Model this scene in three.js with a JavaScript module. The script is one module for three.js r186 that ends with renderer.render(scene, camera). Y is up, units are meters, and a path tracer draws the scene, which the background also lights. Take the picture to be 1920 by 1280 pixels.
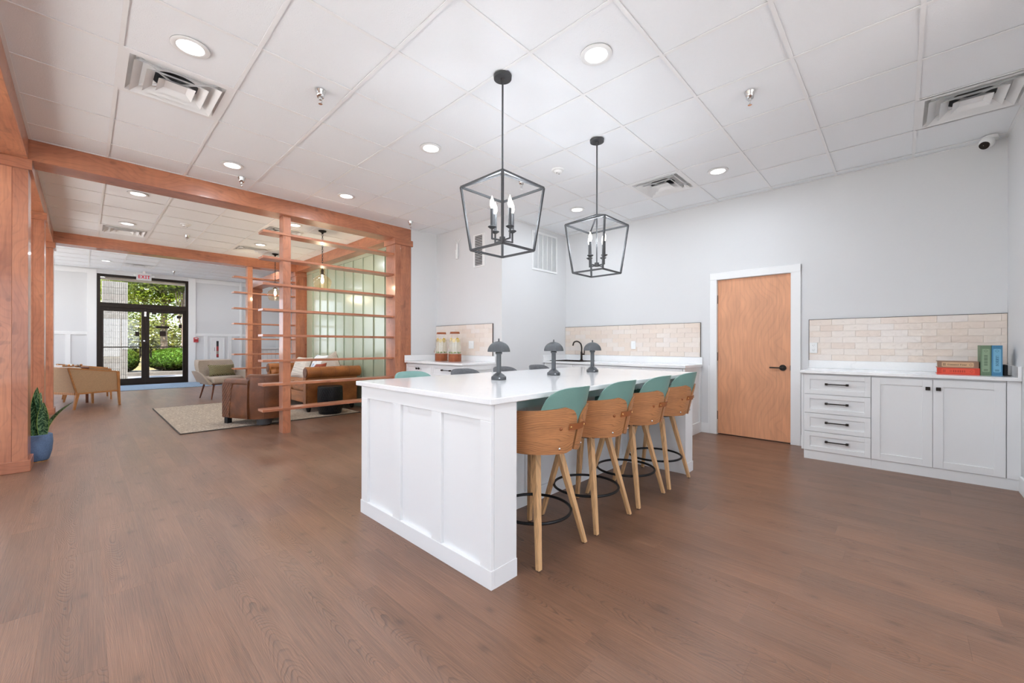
import * as THREE from 'three';
import { mergeGeometries, toCreasedNormals } from 'three/addons/utils/BufferGeometryUtils.js';
import { ConvexGeometry } from 'three/addons/geometries/ConvexGeometry.js';
import { RoundedBoxGeometry } from 'three/addons/geometries/RoundedBoxGeometry.js';
import { RectAreaLightUniformsLib } from 'three/addons/lights/RectAreaLightUniformsLib.js';

// ---------------------------------------------------------------- camera, sky, sun, exposure
const scene = new THREE.Scene();
const renderer = new THREE.WebGLRenderer({ antialias: true });
renderer.toneMapping = THREE.LinearToneMapping;
renderer.toneMappingExposure = 1.42;
renderer.shadowMap.enabled = true;
RectAreaLightUniformsLib.init();
const camera = new THREE.PerspectiveCamera(2 * Math.atan(640 / 764.45) * 180 / Math.PI, 1.5, 0.05, 300);
camera.position.set(0, 1.166, 0);
camera.rotation.order = 'YXZ';
camera.rotation.set(0, -0.8094, 0.0017);
camera.setViewOffset(1920, 1280, 0, -6.7, 1920, 1280);
scene.add(camera);
const SUN = new THREE.Vector3(-0.36, 0.80, 0.48).normalize();
scene.environmentIntensity = scene.backgroundIntensity = 3.0;
const sun = new THREE.DirectionalLight(0xfff8f0, 19);
sun.position.copy(SUN).multiplyScalar(40).add(new THREE.Vector3(1, 0, -14)); sun.target.position.set(1, 0, -14);
sun.castShadow = true; sun.shadow.mapSize.set(2048, 2048);
Object.assign(sun.shadow.camera, { left: -30, right: 30, top: 30, bottom: -30, near: 1, far: 120 });
scene.add(sun, sun.target);
const LAMP = 155, CANDLE = 0.16, GLOBE = 0.8, LAMPC = new THREE.Color().setRGB(0.87, 0.96, 1.06);      // downlight (cd per square metre), candle bulb and glass pendant (cd)

// ---------------------------------------------------------------- random, noise, textures
function rng(seed) { let s = seed >>> 0; return () => { s = (s + 0x6D2B79F5) | 0; let t = Math.imul(s ^ (s >>> 15), 1 | s); t = (t + Math.imul(t ^ (t >>> 7), 61 | t)) ^ t; return ((t ^ (t >>> 14)) >>> 0) / 4294967296; }; }
const R0 = rng(7), PT = new Float32Array(65536); for (let i = 0; i < 65536; i++) PT[i] = R0();
const fl = Math.floor, sm = (t) => t * t * (3 - 2 * t), mix = (a, b, t) => a + (b - a) * t, clamp = (x, a = 0, b = 1) => Math.min(b, Math.max(a, x));
const sstep = (a, b, x) => sm(clamp((x - a) / (b - a)));
function vn(x, y, px = 0, py = 0) {                  // value noise 0..1, periodic when px and py are given
  let xi = fl(x), yi = fl(y); const fx = sm(x - xi), fy = sm(y - yi);
  let x1 = xi + 1, y1 = yi + 1;
  if (px) { xi = ((xi % px) + px) % px; x1 = ((x1 % px) + px) % px; }
  if (py) { yi = ((yi % py) + py) % py; y1 = ((y1 % py) + py) % py; }
  const h = (a, b) => PT[((a * 73) ^ (b * 1619 + (b >> 3) * 37)) & 65535];
  return mix(mix(h(xi, yi), h(x1, yi), fx), mix(h(xi, y1), h(x1, y1), fx), fy);
}
const fbm = (x, y, px, py, o = 3) => { let s = 0, a = 0.5, n = 0; for (let i = 0; i < o; i++) { s += a * vn(x, y, px, py); n += a; x *= 2; y *= 2; px *= 2; py *= 2; a *= 0.5; } return s / n; };
function tex(w, h, fn, srgb = true) {
  const d = new Uint8Array(w * h * 4);
  for (let j = 0; j < h; j++) for (let i = 0; i < w; i++) { const c = fn((i + 0.5) / w, (j + 0.5) / h, i, j), k = (j * w + i) * 4; if (typeof c === 'number') { d[k] = d[k + 1] = d[k + 2] = clamp(c) * 255; } else { d[k] = clamp(c[0]) * 255; d[k + 1] = clamp(c[1]) * 255; d[k + 2] = clamp(c[2]) * 255; } d[k + 3] = 255; }
  return texOf(d, w, h, srgb);
}
function texOf(d, w, h, srgb) {
  const t = new THREE.DataTexture(d, w, h); t.wrapS = t.wrapT = THREE.RepeatWrapping; t.magFilter = THREE.LinearFilter; t.minFilter = THREE.LinearMipmapLinearFilter; t.generateMipmaps = true;
  t.colorSpace = srgb ? THREE.SRGBColorSpace : THREE.NoColorSpace; t.needsUpdate = true; return t;
}
const asBump = (t) => texOf(t.image.data, t.image.width, t.image.height, false);
function rep(t, x, y) { const c = t.clone(); c.repeat.set(x, y); c.needsUpdate = true; return c; }
const rgb = (hex) => [(hex >> 16 & 255) / 255, (hex >> 8 & 255) / 255, (hex & 255) / 255];
const shade = (c, k) => [c[0] * k, c[1] * k, c[2] * k];

// hazy summer sky with soft white cloud, the same all round
{ const W = 1024, H = 512, d = new Float32Array(W * H * 4);
  for (let j = 0; j < H; j++) for (let i = 0; i < W; i++) { const el = Math.max(0, ((j + 0.5) / H - 0.5) * Math.PI), e = Math.pow(Math.sin(el), 0.6), az = (i + 0.5) / W, k = 0.5 / (0.25 + Math.sin(el)), c = sstep(0.45, 0.75, fbm(az * 24, 40 * k / 10 + az * 0, 24, 0, 5)) * 0.75, q = (j * W + i) * 4; d[q] = mix(mix(0.86, 0.42, e), 1.02, c); d[q + 1] = mix(mix(0.93, 0.60, e), 1.03, c); d[q + 2] = mix(mix(1.02, 0.92, e), 1.05, c); d[q + 3] = 1; }
  const t = new THREE.DataTexture(d, W, H, THREE.RGBAFormat, THREE.FloatType); t.mapping = THREE.EquirectangularReflectionMapping; t.magFilter = THREE.LinearFilter; t.needsUpdate = true; scene.background = t; scene.environment = t; }
// vinyl plank wood: 8 planks across (0.184 m each) by 2 along (1.22 m each), every plank with its own grain
const PW = 0.184, PL = 1.22;
const floorRelief = new Uint8Array(2048 * 2048 * 4);
const floorTex = (() => {
  const plank = []; const r = rng(21);
  for (let k = 0; k < 16; k++) plank.push({ x0: (0.25 + r() * 0.5) * PW, cath: r() < 0.6, s: r() * 50, tone: 0.975 + r() * 0.05, warm: (r() - 0.5) * 0.03, dir: r() < 0.5 ? 1 : -1, slope: 7 + r() * 7, kn: Array.from({ length: r() < 0.6 ? (r() < 0.4 ? 2 : 1) : 0 }, () => [(0.2 + r() * 0.6) * PW, (0.12 + r() * 0.76) * PL, 0.5 + r() * 0.7]) });
  return tex(2048, 2048, (u, v, i, j) => {
    const pi = Math.min(7, fl(u * 8)), pj = Math.min(1, fl(v * 2)), p = plank[pj * 8 + pi], x = (u * 8 - pi) * PW, z = (v * 2 - pj) * PL, s = p.s;
    const wx = (vn(x * 9 + s, z * 2.2 + s) - 0.5) * 0.05 + (vn(x * 30 + s, z * 7) - 0.5) * 0.008;
    const q = (x - p.x0 + wx) / PW;
    let h = p.cath ? p.dir * z * p.slope * 1.5 + q * q * 62 + (vn(x * 12 + s, z * 3 + 9) - 0.5) * 10 + (vn(x * 40 + s, z * 14) - 0.5) * 1.6 : q * 34 + (vn(x * 8 + s, z * 1.5) - 0.5) * 9;
    let dark = 0;
    for (const [kx, kz, ks] of p.kn) { const dx = (x - kx) / (0.022 * ks), dz = (z - kz) / (0.036 * ks), d = Math.hypot(dx, dz); h += 5 * Math.exp(-d * 0.5); dark += 0.13 * Math.exp(-d * d * 1.3) + 0.07 * Math.exp(-d * 0.6); }
    const fr = h - fl(h), ring = sstep(0.55, 0.93, fr) * (1 - sstep(0.93, 1, fr)) * (p.cath ? 0.25 + 0.75 * Math.exp(-q * q / 0.07) : 0.55), wob = vn(x * 60 + s, z * 9 + 3);
    const fine = vn(x * 900 + s * 7, z * 14) * 0.6 + vn(x * 420 + s, z * 5) * 0.4, blot = vn(x * 10 + s, z * 2.5 + s * 3);
    const L = p.tone * (1.03 - ring * (0.06 + 0.24 * wob * wob) - (fine - 0.5) * 0.32 + (blot - 0.5) * 0.15 - dark);
    const rk = (j * 2048 + i) * 4; floorRelief[rk] = floorRelief[rk + 1] = floorRelief[rk + 2] = clamp(0.85 - ring * (0.35 + 0.4 * wob) - (fine - 0.5) * 0.55) * 255; floorRelief[rk + 3] = 255;
    return [0.478 * L * (1 + p.warm), 0.352 * L, 0.276 * L * (1 - p.warm)];
  });
})();
// stained maple, 2 m along u by 1 m along v
const mapleTex = tex(1024, 1024, (u, v) => {
  const x = u * 2, y = v;
  const w = (fbm(x * 1.5, y * 4, 3, 4) - 0.5) * 0.10;
  const g = vn((u) * 24, (v + w * 0.1) * 320, 24, 320) * 0.5 + vn(u * 8, v * 128, 8, 128) * 0.5;
  const b = fbm(x * 1.5 + 5, y * 5, 3, 5, 4), fig = vn(u * 60, v * 9 + w * 8, 60, 9);
  const h = v * 22 + (fbm(u * 4, v * 3, 4, 3) - 0.5) * 7, rg = sstep(0.6, 0.95, h - fl(h));
  const spot = sstep(0.80, 0.95, vn(u * 26, v * 22, 26, 22)) * 0.10;
  const L = 0.97 + (b - 0.5) * 0.32 - (g - 0.5) * 0.10 - rg * 0.05 + (fig - 0.5) * 0.05 - spot;
  return [0.87 * L, 0.615 * L * (1 + (b - 0.5) * 0.12), 0.465 * L * (1 + (b - 0.5) * 0.15)];
});
// flat-cut oak-like veneer with dark pore lines along u (1 m by 0.5 m)
const doorTex = tex(1024, 1024, (u, v) => { const g = vn(u * 10, v * 400, 10, 400) * 0.5 + vn(u * 5, v * 120, 5, 120) * 0.5, b = fbm(u * 4, v * 9, 4, 9, 3), h = v * 16 + (fbm(u * 2, v * 2, 2, 2) - 0.5) * 5, rg = sstep(0.55, 0.95, h - fl(h)), L = 0.985 - (g - 0.5) * 0.09 + (b - 0.5) * 0.10 - rg * 0.03; return [0.88 * L, 0.63 * L, 0.47 * L]; });
const veneerTex = tex(1024, 1024, (u, v) => {
  const w = fbm(u * 3, v * 5, 3, 5) - 0.5, y = v * 46 + w * 9 + Math.pow((u * 2) % 1 - 0.5, 2) * 5, fr = y - fl(y), k = vn(fl(y) * 3.1, 7.7);
  const line = sstep(0.70, 0.93, fr) * (1 - sstep(0.93, 1, fr)) * (0.25 + 0.75 * k), f = vn(u * 50, v * 500, 50, 500);
  const L = 1.0 - line * 0.36 - (f - 0.5) * 0.13 + (vn(u * 14, v * 40, 14, 40) - 0.5) * 0.08;
  return [0.730 * L, 0.505 * L, 0.330 * L];
});
const ashTex = tex(512, 256, (u, v) => { const h = v * 14 + (fbm(u * 2, v * 3, 2, 3) - 0.5) * 4, fr = h - fl(h); const L = 0.98 - sstep(0.5, 0.9, fr) * 0.10 - (vn(u * 30, v * 200, 30, 200) - 0.5) * 0.10; return [0.865 * L, 0.685 * L, 0.49 * L]; });
const leatherTex = tex(512, 512, (u, v) => { const b = fbm(u * 5, v * 5, 5, 5, 4), c = Math.abs(vn(u * 60, v * 60, 60, 60) - 0.5) * 2; return 0.74 + (b - 0.5) * 0.32 + (c - 0.5) * 0.08; });
const grainBump = tex(256, 256, (u, v) => { let a = 1; for (const s of [32, 61]) a = Math.min(a, Math.abs(vn(u * s, v * s, s, s) - 0.5) * 2.4 + 0.2); return a; }, false);
const weaveTex = tex(256, 256, (u, v, i, j) => { const a = Math.sin(u * Math.PI * 64), b = Math.sin(v * Math.PI * 64), o = (fl(u * 32) + fl(v * 32)) & 1; return 0.80 + (o ? a * a : b * b) * 0.16 - 0.08 + (vn(u * 90, v * 90, 90, 90) - 0.5) * 0.14; });
const quartzTex = tex(1024, 1024, (u, v) => { const w = fbm(u * 3, v * 3, 3, 3, 4), n = Math.abs(fbm(u * 4 + w * 2, v * 4 + w, 0, 0, 4) - 0.5); const vein = 1 - sstep(0, 0.02, n); const L = 0.955 - vein * 0.028 * vn(u * 9, v * 9, 9, 9) + (vn(u * 300, v * 300, 300, 300) - 0.5) * 0.012 + (w - 0.5) * 0.02; return [L, L, L * 0.998]; });
const ceilBump = tex(512, 512, (u, v) => 0.7 + (vn(u * 200, v * 200, 200, 200) - 0.5) * 0.35 - (vn(u * 90 + 5, v * 90, 90, 90) > 0.86 ? 0.35 : 0), false);
const zelligeBump = tex(256, 256, (u, v) => fbm(u * 5, v * 5, 5, 5, 3), false);
const caneTex = tex(256, 256, (u, v) => { const p = 16, x = (u * p) % 1, y = (v * p) % 1; const hole = (Math.abs(x - 0.5) < 0.2 && Math.abs(y - 0.5) < 0.2) ? 0.72 : 1, st = 0.9 + 0.1 * Math.sin(u * p * 2 * Math.PI) * Math.sin(v * p * 2 * Math.PI), L = hole * st * (0.93 + 0.14 * vn(u * 40, v * 40, 40, 40)); return [0.80 * L, 0.655 * L, 0.50 * L]; });
const juteTex = tex(512, 512, (u, v) => { const n = 24, r = fl(v * n), y = (v * n) % 1, s = (r & 1) ? 1 : -1, a = ((u * n * 2 + s * y * 0.9) % 1 + 1) % 1, str = Math.sin(a * Math.PI) * Math.sin(y * Math.PI), nn = vn(fl(u * n * 2 + s * y * 0.9) * 3.7, r * 5.1), L = 0.52 + 0.40 * str + (nn - 0.5) * 0.22; return [0.95 * L, 0.87 * L, 0.775 * L]; });
const concreteTex = tex(512, 512, (u, v) => { const L = 0.9 + (fbm(u * 6, v * 6, 6, 6, 4) - 0.5) * 0.2 + (vn(u * 200, v * 200, 200, 200) - 0.5) * 0.12; return [L, L, L]; });
const grassTex = tex(512, 512, (u, v) => { const b = fbm(u * 8, v * 8, 8, 8, 4), f = vn(u * 150, v * 150, 150, 150); const L = 0.75 + f * 0.5; return [mix(0.50, 0.72, b) * L, mix(0.50, 0.62, b) * L, mix(0.22, 0.38, b) * L]; });
const matTex = tex(256, 256, (u, v) => { const L = 0.85 + (vn(u * 120, v * 120, 120, 120) - 0.5) * 0.5; return [0.60 * L, 0.68 * L, 0.76 * L]; });
const chevTex = tex(256, 256, (u, v) => { const z = Math.abs(((u * 6) % 1) - 0.5) * 2, y = ((v * 9 + z * 1.2) % 1), b = sstep(0.35, 0.5, y) * (1 - sstep(0.85, 1, y)), L = 0.85 + vn(u * 120, v * 120, 120, 120) * 0.3; return [mix(0.30, 0.62, b) * L, mix(0.30, 0.58, b) * L, mix(0.19, 0.44, b) * L]; });
const strieTex = tex(256, 256, (u, v) => { const L = 0.86 + (vn(u * 4, v * 60, 4, 60) - 0.5) * 0.2 + (vn(u * 100, v * 100, 100, 100) - 0.5) * 0.08; return [0.93 * L, 0.90 * L, 0.85 * L]; });
const blueTex = tex(256, 256, (u, v) => { const n = sstep(0.62, 0.7, vn(u * 9, v * 7, 9, 7)), L = 0.95 + (vn(u * 90, v * 90, 90, 90) - 0.5) * 0.08; return [mix(0.92, 0.66, n) * L, mix(0.93, 0.74, n) * L, mix(0.93, 0.86, n) * L]; });
const snakeTex = tex(128, 512, (u, v) => { const b = sstep(0.45, 0.65, vn(u * 7 + 3, v * 44 + Math.sin(u * 9) * 1.5)), e = Math.abs(u - 0.5) * 2; const g = [mix(0.10, 0.44, b), mix(0.27, 0.58, b), mix(0.16, 0.40, b)]; return e > 0.86 ? [0.50, 0.60, 0.28] : g; });
const barkTex = tex(128, 256, (u, v) => { const L = 0.5 + vn(u * 20, v * 8, 20, 8) * 0.7; return [0.42 * L, 0.36 * L, 0.30 * L]; });

// ---------------------------------------------------------------- materials
const std = (o) => new THREE.MeshStandardMaterial(o), phy = (o) => new THREE.MeshPhysicalMaterial(o);
const M = {
  wall: std({ color: 0xdfdfdf, roughness: 0.8, bumpMap: rep(zelligeBump, 8, 8), bumpScale: 0.0004 }),
  ceil: std({ color: 0xf6f8fa, roughness: 0.95, bumpMap: ceilBump, bumpScale: 0.0012 }),
  tee: std({ color: 0xf6f6f6, roughness: 0.5 }),
  trim: std({ color: 0xefefee, roughness: 0.38 }),
  cab: std({ color: 0xeeeeed, roughness: 0.36 }),
  floor: std({ map: floorTex, bumpMap: texOf(floorRelief, 2048, 2048, false), bumpScale: 0.0010, roughness: 0.34 }),
  sub: std({ color: 0x3c2a22, roughness: 0.9 }),
  maple: phy({ map: mapleTex, color: new THREE.Color().setRGB(0.70, 0.57, 0.52), roughness: 0.42, clearcoat: 0.55, clearcoatRoughness: 0.1 }),
  door: phy({ map: doorTex, roughness: 0.48, clearcoat: 0.15, clearcoatRoughness: 0.3 }),
  veneer: phy({ map: veneerTex, roughness: 0.42, clearcoat: 0.2, clearcoatRoughness: 0.3 }),
  ash: std({ map: ashTex, roughness: 0.45 }),
  walnut: std({ map: ashTex, color: 0x7c5238, roughness: 0.5 }),
  green: std({ color: 0x6e948b, roughness: 0.40, bumpMap: rep(grainBump, 3, 3), bumpScale: 0.0004 }),
  greyFab: std({ map: weaveTex, color: 0x7d7d7f, roughness: 0.95, bumpMap: asBump(weaveTex), bumpScale: 0.001 }),
  beige: std({ map: rep(weaveTex, 2, 2), color: 0xd6c6b4, roughness: 0.95 }),
  black: std({ color: 0x1b1b1c, roughness: 0.45, metalness: 0.3 }),
  iron: std({ color: 0x4a4a4b, roughness: 0.5, metalness: 0.45 }),
  lampIron: std({ color: 0x57595b, roughness: 0.40, metalness: 0.35 }),
  bronze: std({ color: 0x2a2019, roughness: 0.42, metalness: 0.45 }),
  chrome: std({ color: 0xd9d9d8, roughness: 0.18, metalness: 1 }),
  brass: std({ color: 0xd2a86a, roughness: 0.3, metalness: 1 }),
  quartz: phy({ map: quartzTex, roughness: 0.13, clearcoat: 0.3, clearcoatRoughness: 0.08 }),
  grout: std({ color: 0xe9ddd2, roughness: 0.9 }),
  plastic: std({ color: 0xf0f0ee, roughness: 0.4 }),
  galvanised: std({ color: 0x9a9c9e, roughness: 0.5, metalness: 0.6, side: THREE.DoubleSide }),
  dark: std({ color: 0x141414, roughness: 0.8 }),
  greyLouver: std({ color: 0xe6e6e6, roughness: 0.5 }),
  sage: phy({ color: 0xaab7a0, roughness: 0.22, clearcoat: 0.6, clearcoatRoughness: 0.12 }),
  brownLeather: phy({ map: leatherTex, color: 0x97592f, roughness: 0.38, bumpMap: rep(grainBump, 4, 4), bumpScale: 0.0006 }),
  tanLeather: phy({ map: leatherTex, color: 0xd98848, roughness: 0.38, bumpMap: rep(grainBump, 4, 4), bumpScale: 0.0006 }),
  strap: std({ color: 0x9a5a30, roughness: 0.5 }),
  rug: std({ map: juteTex, roughness: 0.98, bumpMap: asBump(juteTex), bumpScale: 0.006 }),
  cane: std({ map: caneTex, roughness: 0.7, bumpMap: asBump(caneTex), bumpScale: 0.002 }),
  rattan: std({ map: ashTex, color: 0xd9bd9c, roughness: 0.55 }),
  cream: std({ map: strieTex, roughness: 0.95 }), bluePrint: std({ map: blueTex, roughness: 0.95 }), chevron: std({ map: chevTex, roughness: 0.95, bumpMap: asBump(chevTex), bumpScale: 0.003 }),
  linen: std({ map: weaveTex, color: 0xddd0c0, roughness: 0.95 }), rust: std({ map: weaveTex, color: 0xb0563a, roughness: 0.95 }),
  pot: std({ map: rep(leatherTex, 1, 1), color: 0x7fa0cc, roughness: 0.6 }), soil: std({ color: 0x2b2019, roughness: 1 }), snake: std({ map: snakeTex, roughness: 0.45 }),
  glass: phy({ color: 0xffffff, roughness: 0.0, transmission: 1, thickness: 0, ior: 1.5 }),
  amberGlass: phy({ color: 0xfff3e2, roughness: 0.03, transmission: 1, thickness: 0, ior: 1.5 }),
  jarGlass: phy({ color: 0xffffff, roughness: 0.02, transmission: 1, thickness: 0, ior: 1.5 }),
  water: phy({ color: 0xf8f8f0, roughness: 0.2, transmission: 0.8, thickness: 0 }),
  lemon: std({ color: 0xe2bd3c, roughness: 0.5 }), mint: std({ color: 0x7c9a3a, roughness: 0.6 }),
  mat: std({ map: rep(matTex, 3, 3), roughness: 1 }),
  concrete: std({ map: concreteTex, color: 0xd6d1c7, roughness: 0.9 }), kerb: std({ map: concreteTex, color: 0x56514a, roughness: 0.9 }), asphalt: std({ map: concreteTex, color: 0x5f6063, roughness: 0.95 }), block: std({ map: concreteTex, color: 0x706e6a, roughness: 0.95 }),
  bouncePaving: std({ map: concreteTex, color: 0xededeb, roughness: 0.9 }),  // extra pale, to throw sunlight up to the ceiling
  soffit: std({ map: concreteTex, color: 0xd8ccb8, roughness: 0.9 }),
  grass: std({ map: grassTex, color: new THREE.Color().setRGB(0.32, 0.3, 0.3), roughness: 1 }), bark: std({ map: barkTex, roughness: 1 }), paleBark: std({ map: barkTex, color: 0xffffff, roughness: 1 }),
  red: std({ color: 0xb3262b, roughness: 0.4 }), redPale: std({ color: 0xc8474a, roughness: 0.4 }),
  glow: std({ color: 0xffffff, emissive: 0xffffff, emissiveIntensity: 2.2 }),
  flame: std({ color: 0xffffff, emissive: 0xfff2dc, emissiveIntensity: 5 }),
};
const leafMat = (hex) => phy({ color: hex, roughness: 0.8, side: THREE.DoubleSide, transmission: 0.5, thickness: 0 });

// ---------------------------------------------------------------- geometry helpers
const taken = {};
function numbered(name) { const n = taken[name] = (taken[name] ?? -1) + 1; return n ? name + '_' + String(n).padStart(3, '0') : name; }
function uvm(g, grain = 'x', ox = 0, oy = 0, k = 1) {     // uv in metres by the way each face points; u runs along the grain
  const p = g.attributes.position, n = g.attributes.normal, uv = new Float32Array(p.count * 2);
  for (let i = 0; i < p.count; i++) {
    const P = { x: p.getX(i), y: p.getY(i), z: p.getZ(i) }, a = Math.abs(n.getX(i)), b = Math.abs(n.getY(i)), c = Math.abs(n.getZ(i));
    const ax = a >= b && a >= c ? 'x' : b >= c ? 'y' : 'z', rest = ['x', 'y', 'z'].filter((q) => q !== ax);
    let U, V; if (rest.includes(grain)) { U = P[grain]; V = P[rest.find((q) => q !== grain)]; } else { U = P[rest[0]]; V = P[rest[1]]; }
    uv[2 * i] = (U + ox) * k; uv[2 * i + 1] = (V + oy) * k;
  }
  g.setAttribute('uv', new THREE.BufferAttribute(uv, 2)); return g;
}
function chamfer(w, h, d, c = 0.003) {                     // box with chamfered edges, 44 triangles, centred
  const pts = [], W = w / 2, H = h / 2, D = d / 2;
  for (const x of [-1, 1]) for (const y of [-1, 1]) for (const z of [-1, 1]) pts.push(new THREE.Vector3(x * W, y * (H - c), z * (D - c)), new THREE.Vector3(x * (W - c), y * H, z * (D - c)), new THREE.Vector3(x * (W - c), y * (H - c), z * D));
  return new ConvexGeometry(pts);
}
const bx = (x0, x1, y0, y1, z0, z1, c = 0) => (c ? chamfer(x1 - x0, y1 - y0, z1 - z0, c) : new THREE.BoxGeometry(x1 - x0, y1 - y0, z1 - z0)).translate((x0 + x1) / 2, (y0 + y1) / 2, (z0 + z1) / 2);
const rbx = (w, h, d, r, x = 0, y = 0, z = 0, s = 3) => new RoundedBoxGeometry(w, h, d, s, r).translate(x, y, z);
const cyl = (r0, r1, h, x, y, z, s = 24) => new THREE.CylinderGeometry(r1, r0, h, s).translate(x, y + h / 2, z);   // r0 at the bottom
const lathe = (pts, s = 40) => new THREE.LatheGeometry(pts.map(([r, y]) => new THREE.Vector2(r, y)), s);
const v3 = (x, y, z) => new THREE.Vector3(x, y, z);
function tube(pts, r, seg = 24, rad = 8, closed = false) { return new THREE.TubeGeometry(new THREE.CatmullRomCurve3(pts.map((p) => v3(...p)), closed), seg, r, rad, closed); }
function bar(a, b, w, h = w) {                             // square bar from a to b
  const A = v3(...a), B = v3(...b), L = A.distanceTo(B), g = new THREE.BoxGeometry(w, L, h);
  g.applyQuaternion(new THREE.Quaternion().setFromUnitVectors(v3(0, 1, 0), B.clone().sub(A).normalize())); return g.translate((A.x + B.x) / 2, (A.y + B.y) / 2, (A.z + B.z) / 2);
}
function taper(a, b, wa, da, wb, db) {                     // tapered rectangular leg from a (top) to b (bottom)
  const pts = []; for (const [p, w, d] of [[a, wa, da], [b, wb, db]]) for (const s of [-1, 1]) for (const t of [-1, 1]) pts.push(v3(p[0] + s * w / 2, p[1], p[2] + t * d / 2)); return new ConvexGeometry(pts);
}
function mg(list) { const L = list.map((g) => { const q = g.index ? g.toNonIndexed() : g; for (const k of Object.keys(q.attributes)) if (!['position', 'normal', 'uv'].includes(k)) q.deleteAttribute(k); if (!q.attributes.uv) q.setAttribute('uv', new THREE.BufferAttribute(new Float32Array(q.attributes.position.count * 2), 2)); return q; }); return mergeGeometries(L); }
function surf(fn, nu, nv, closeU = false) {                // smooth grid surface fn(u, v) -> [x, y, z]
  const pos = [], uv = [], idx = [];
  for (let j = 0; j <= nv; j++) for (let i = 0; i <= nu; i++) { pos.push(...fn(i / nu, j / nv)); uv.push(i / nu, j / nv); }
  for (let j = 0; j < nv; j++) for (let i = 0; i < nu; i++) { const a = j * (nu + 1) + i, b = a + 1, c = a + nu + 1, d = c + 1; idx.push(a, b, d, a, d, c); }
  const g = new THREE.BufferGeometry(); g.setAttribute('position', new THREE.Float32BufferAttribute(pos, 3)); g.setAttribute('uv', new THREE.Float32BufferAttribute(uv, 2)); g.setIndex(idx); g.computeVertexNormals(); return g;
}
function slab(fo, fi, nu, nv) {                            // closed shell between an outer and an inner grid
  const flip = (g) => { const a = g.index.array; for (let i = 0; i < a.length; i += 3) { const t = a[i]; a[i] = a[i + 1]; a[i + 1] = t; } g.computeVertexNormals(); return g; };
  const edge = (p, q, n) => surf((u, v) => { const a = p(u), b = q(u); return [mix(a[0], b[0], v), mix(a[1], b[1], v), mix(a[2], b[2], v)]; }, n, 1);
  return mg([surf(fo, nu, nv), flip(surf(fi, nu, nv)), flip(edge((t) => fo(t, 0), (t) => fi(t, 0), nu)), edge((t) => fo(t, 1), (t) => fi(t, 1), nu), edge((t) => fo(0, t), (t) => fi(0, t), nv), flip(edge((t) => fo(1, t), (t) => fi(1, t), nv))]);
}
function pillow(w, h, t, n = 14) {
  const f = (s) => (u, v) => { const a = u * 2 - 1, b = v * 2 - 1, q = Math.pow(Math.max(0, (1 - a * a * a * a) * (1 - b * b * b * b)), 0.55); return [w / 2 * a * (1 - 0.07 * (1 - b * b)), h / 2 * b * (1 - 0.07 * (1 - a * a)), s * t / 2 * q]; };
  const A = surf(f(1), n, n), B = surf(f(-1), n, n), ix = B.index.array; for (let i = 0; i < ix.length; i += 3) { const k = ix[i]; ix[i] = ix[i + 1]; ix[i + 1] = k; } B.computeVertexNormals(); return mg([A, B]);
}
function mesh(name, geo, mat, parent = scene) { const o = new THREE.Mesh(Array.isArray(geo) ? mg(geo) : geo, mat); o.name = parent === scene ? numbered(name) : name; o.castShadow = o.receiveShadow = true; parent.add(o); return o; }
const part = mesh;
function tag(o, label, category, group) { o.userData.label = label; o.userData.category = category; if (group) o.userData.group = group; return o; }
function thing(name, label, category, [x, y, z] = [0, 0, 0], turn = 0, group) { const o = new THREE.Group(); o.name = numbered(name); o.position.set(x, y, z); o.rotation.y = turn; scene.add(o); return tag(o, label, category, group); }
function struct(name, geo, mat) { let o; if (geo) o = mesh(name, geo, mat); else { o = new THREE.Group(); o.name = numbered(name); scene.add(o); } o.userData.kind = 'structure'; return o; }
function copyOf(src, [x, y, z], turn, label) { const c = src.clone(); c.name = numbered(src.name.replace(/_\d{3}$/, '')); c.position.set(x, y, z); c.rotation.set(0, turn, 0); c.userData = { ...src.userData }; if (label) c.userData.label = label; scene.add(c); return c; }

// ---------------------------------------------------------------- the setting
const XW = 5.76, ZE = 0.70, XB = 4.195, ZA = -5.80, ZC = -4.205, ZF = -15.95, XL = -2.7, CE = 3.05, CE2 = 3.24, T = 0.6096, GX = 0.158, GZ = 0.09;
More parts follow.
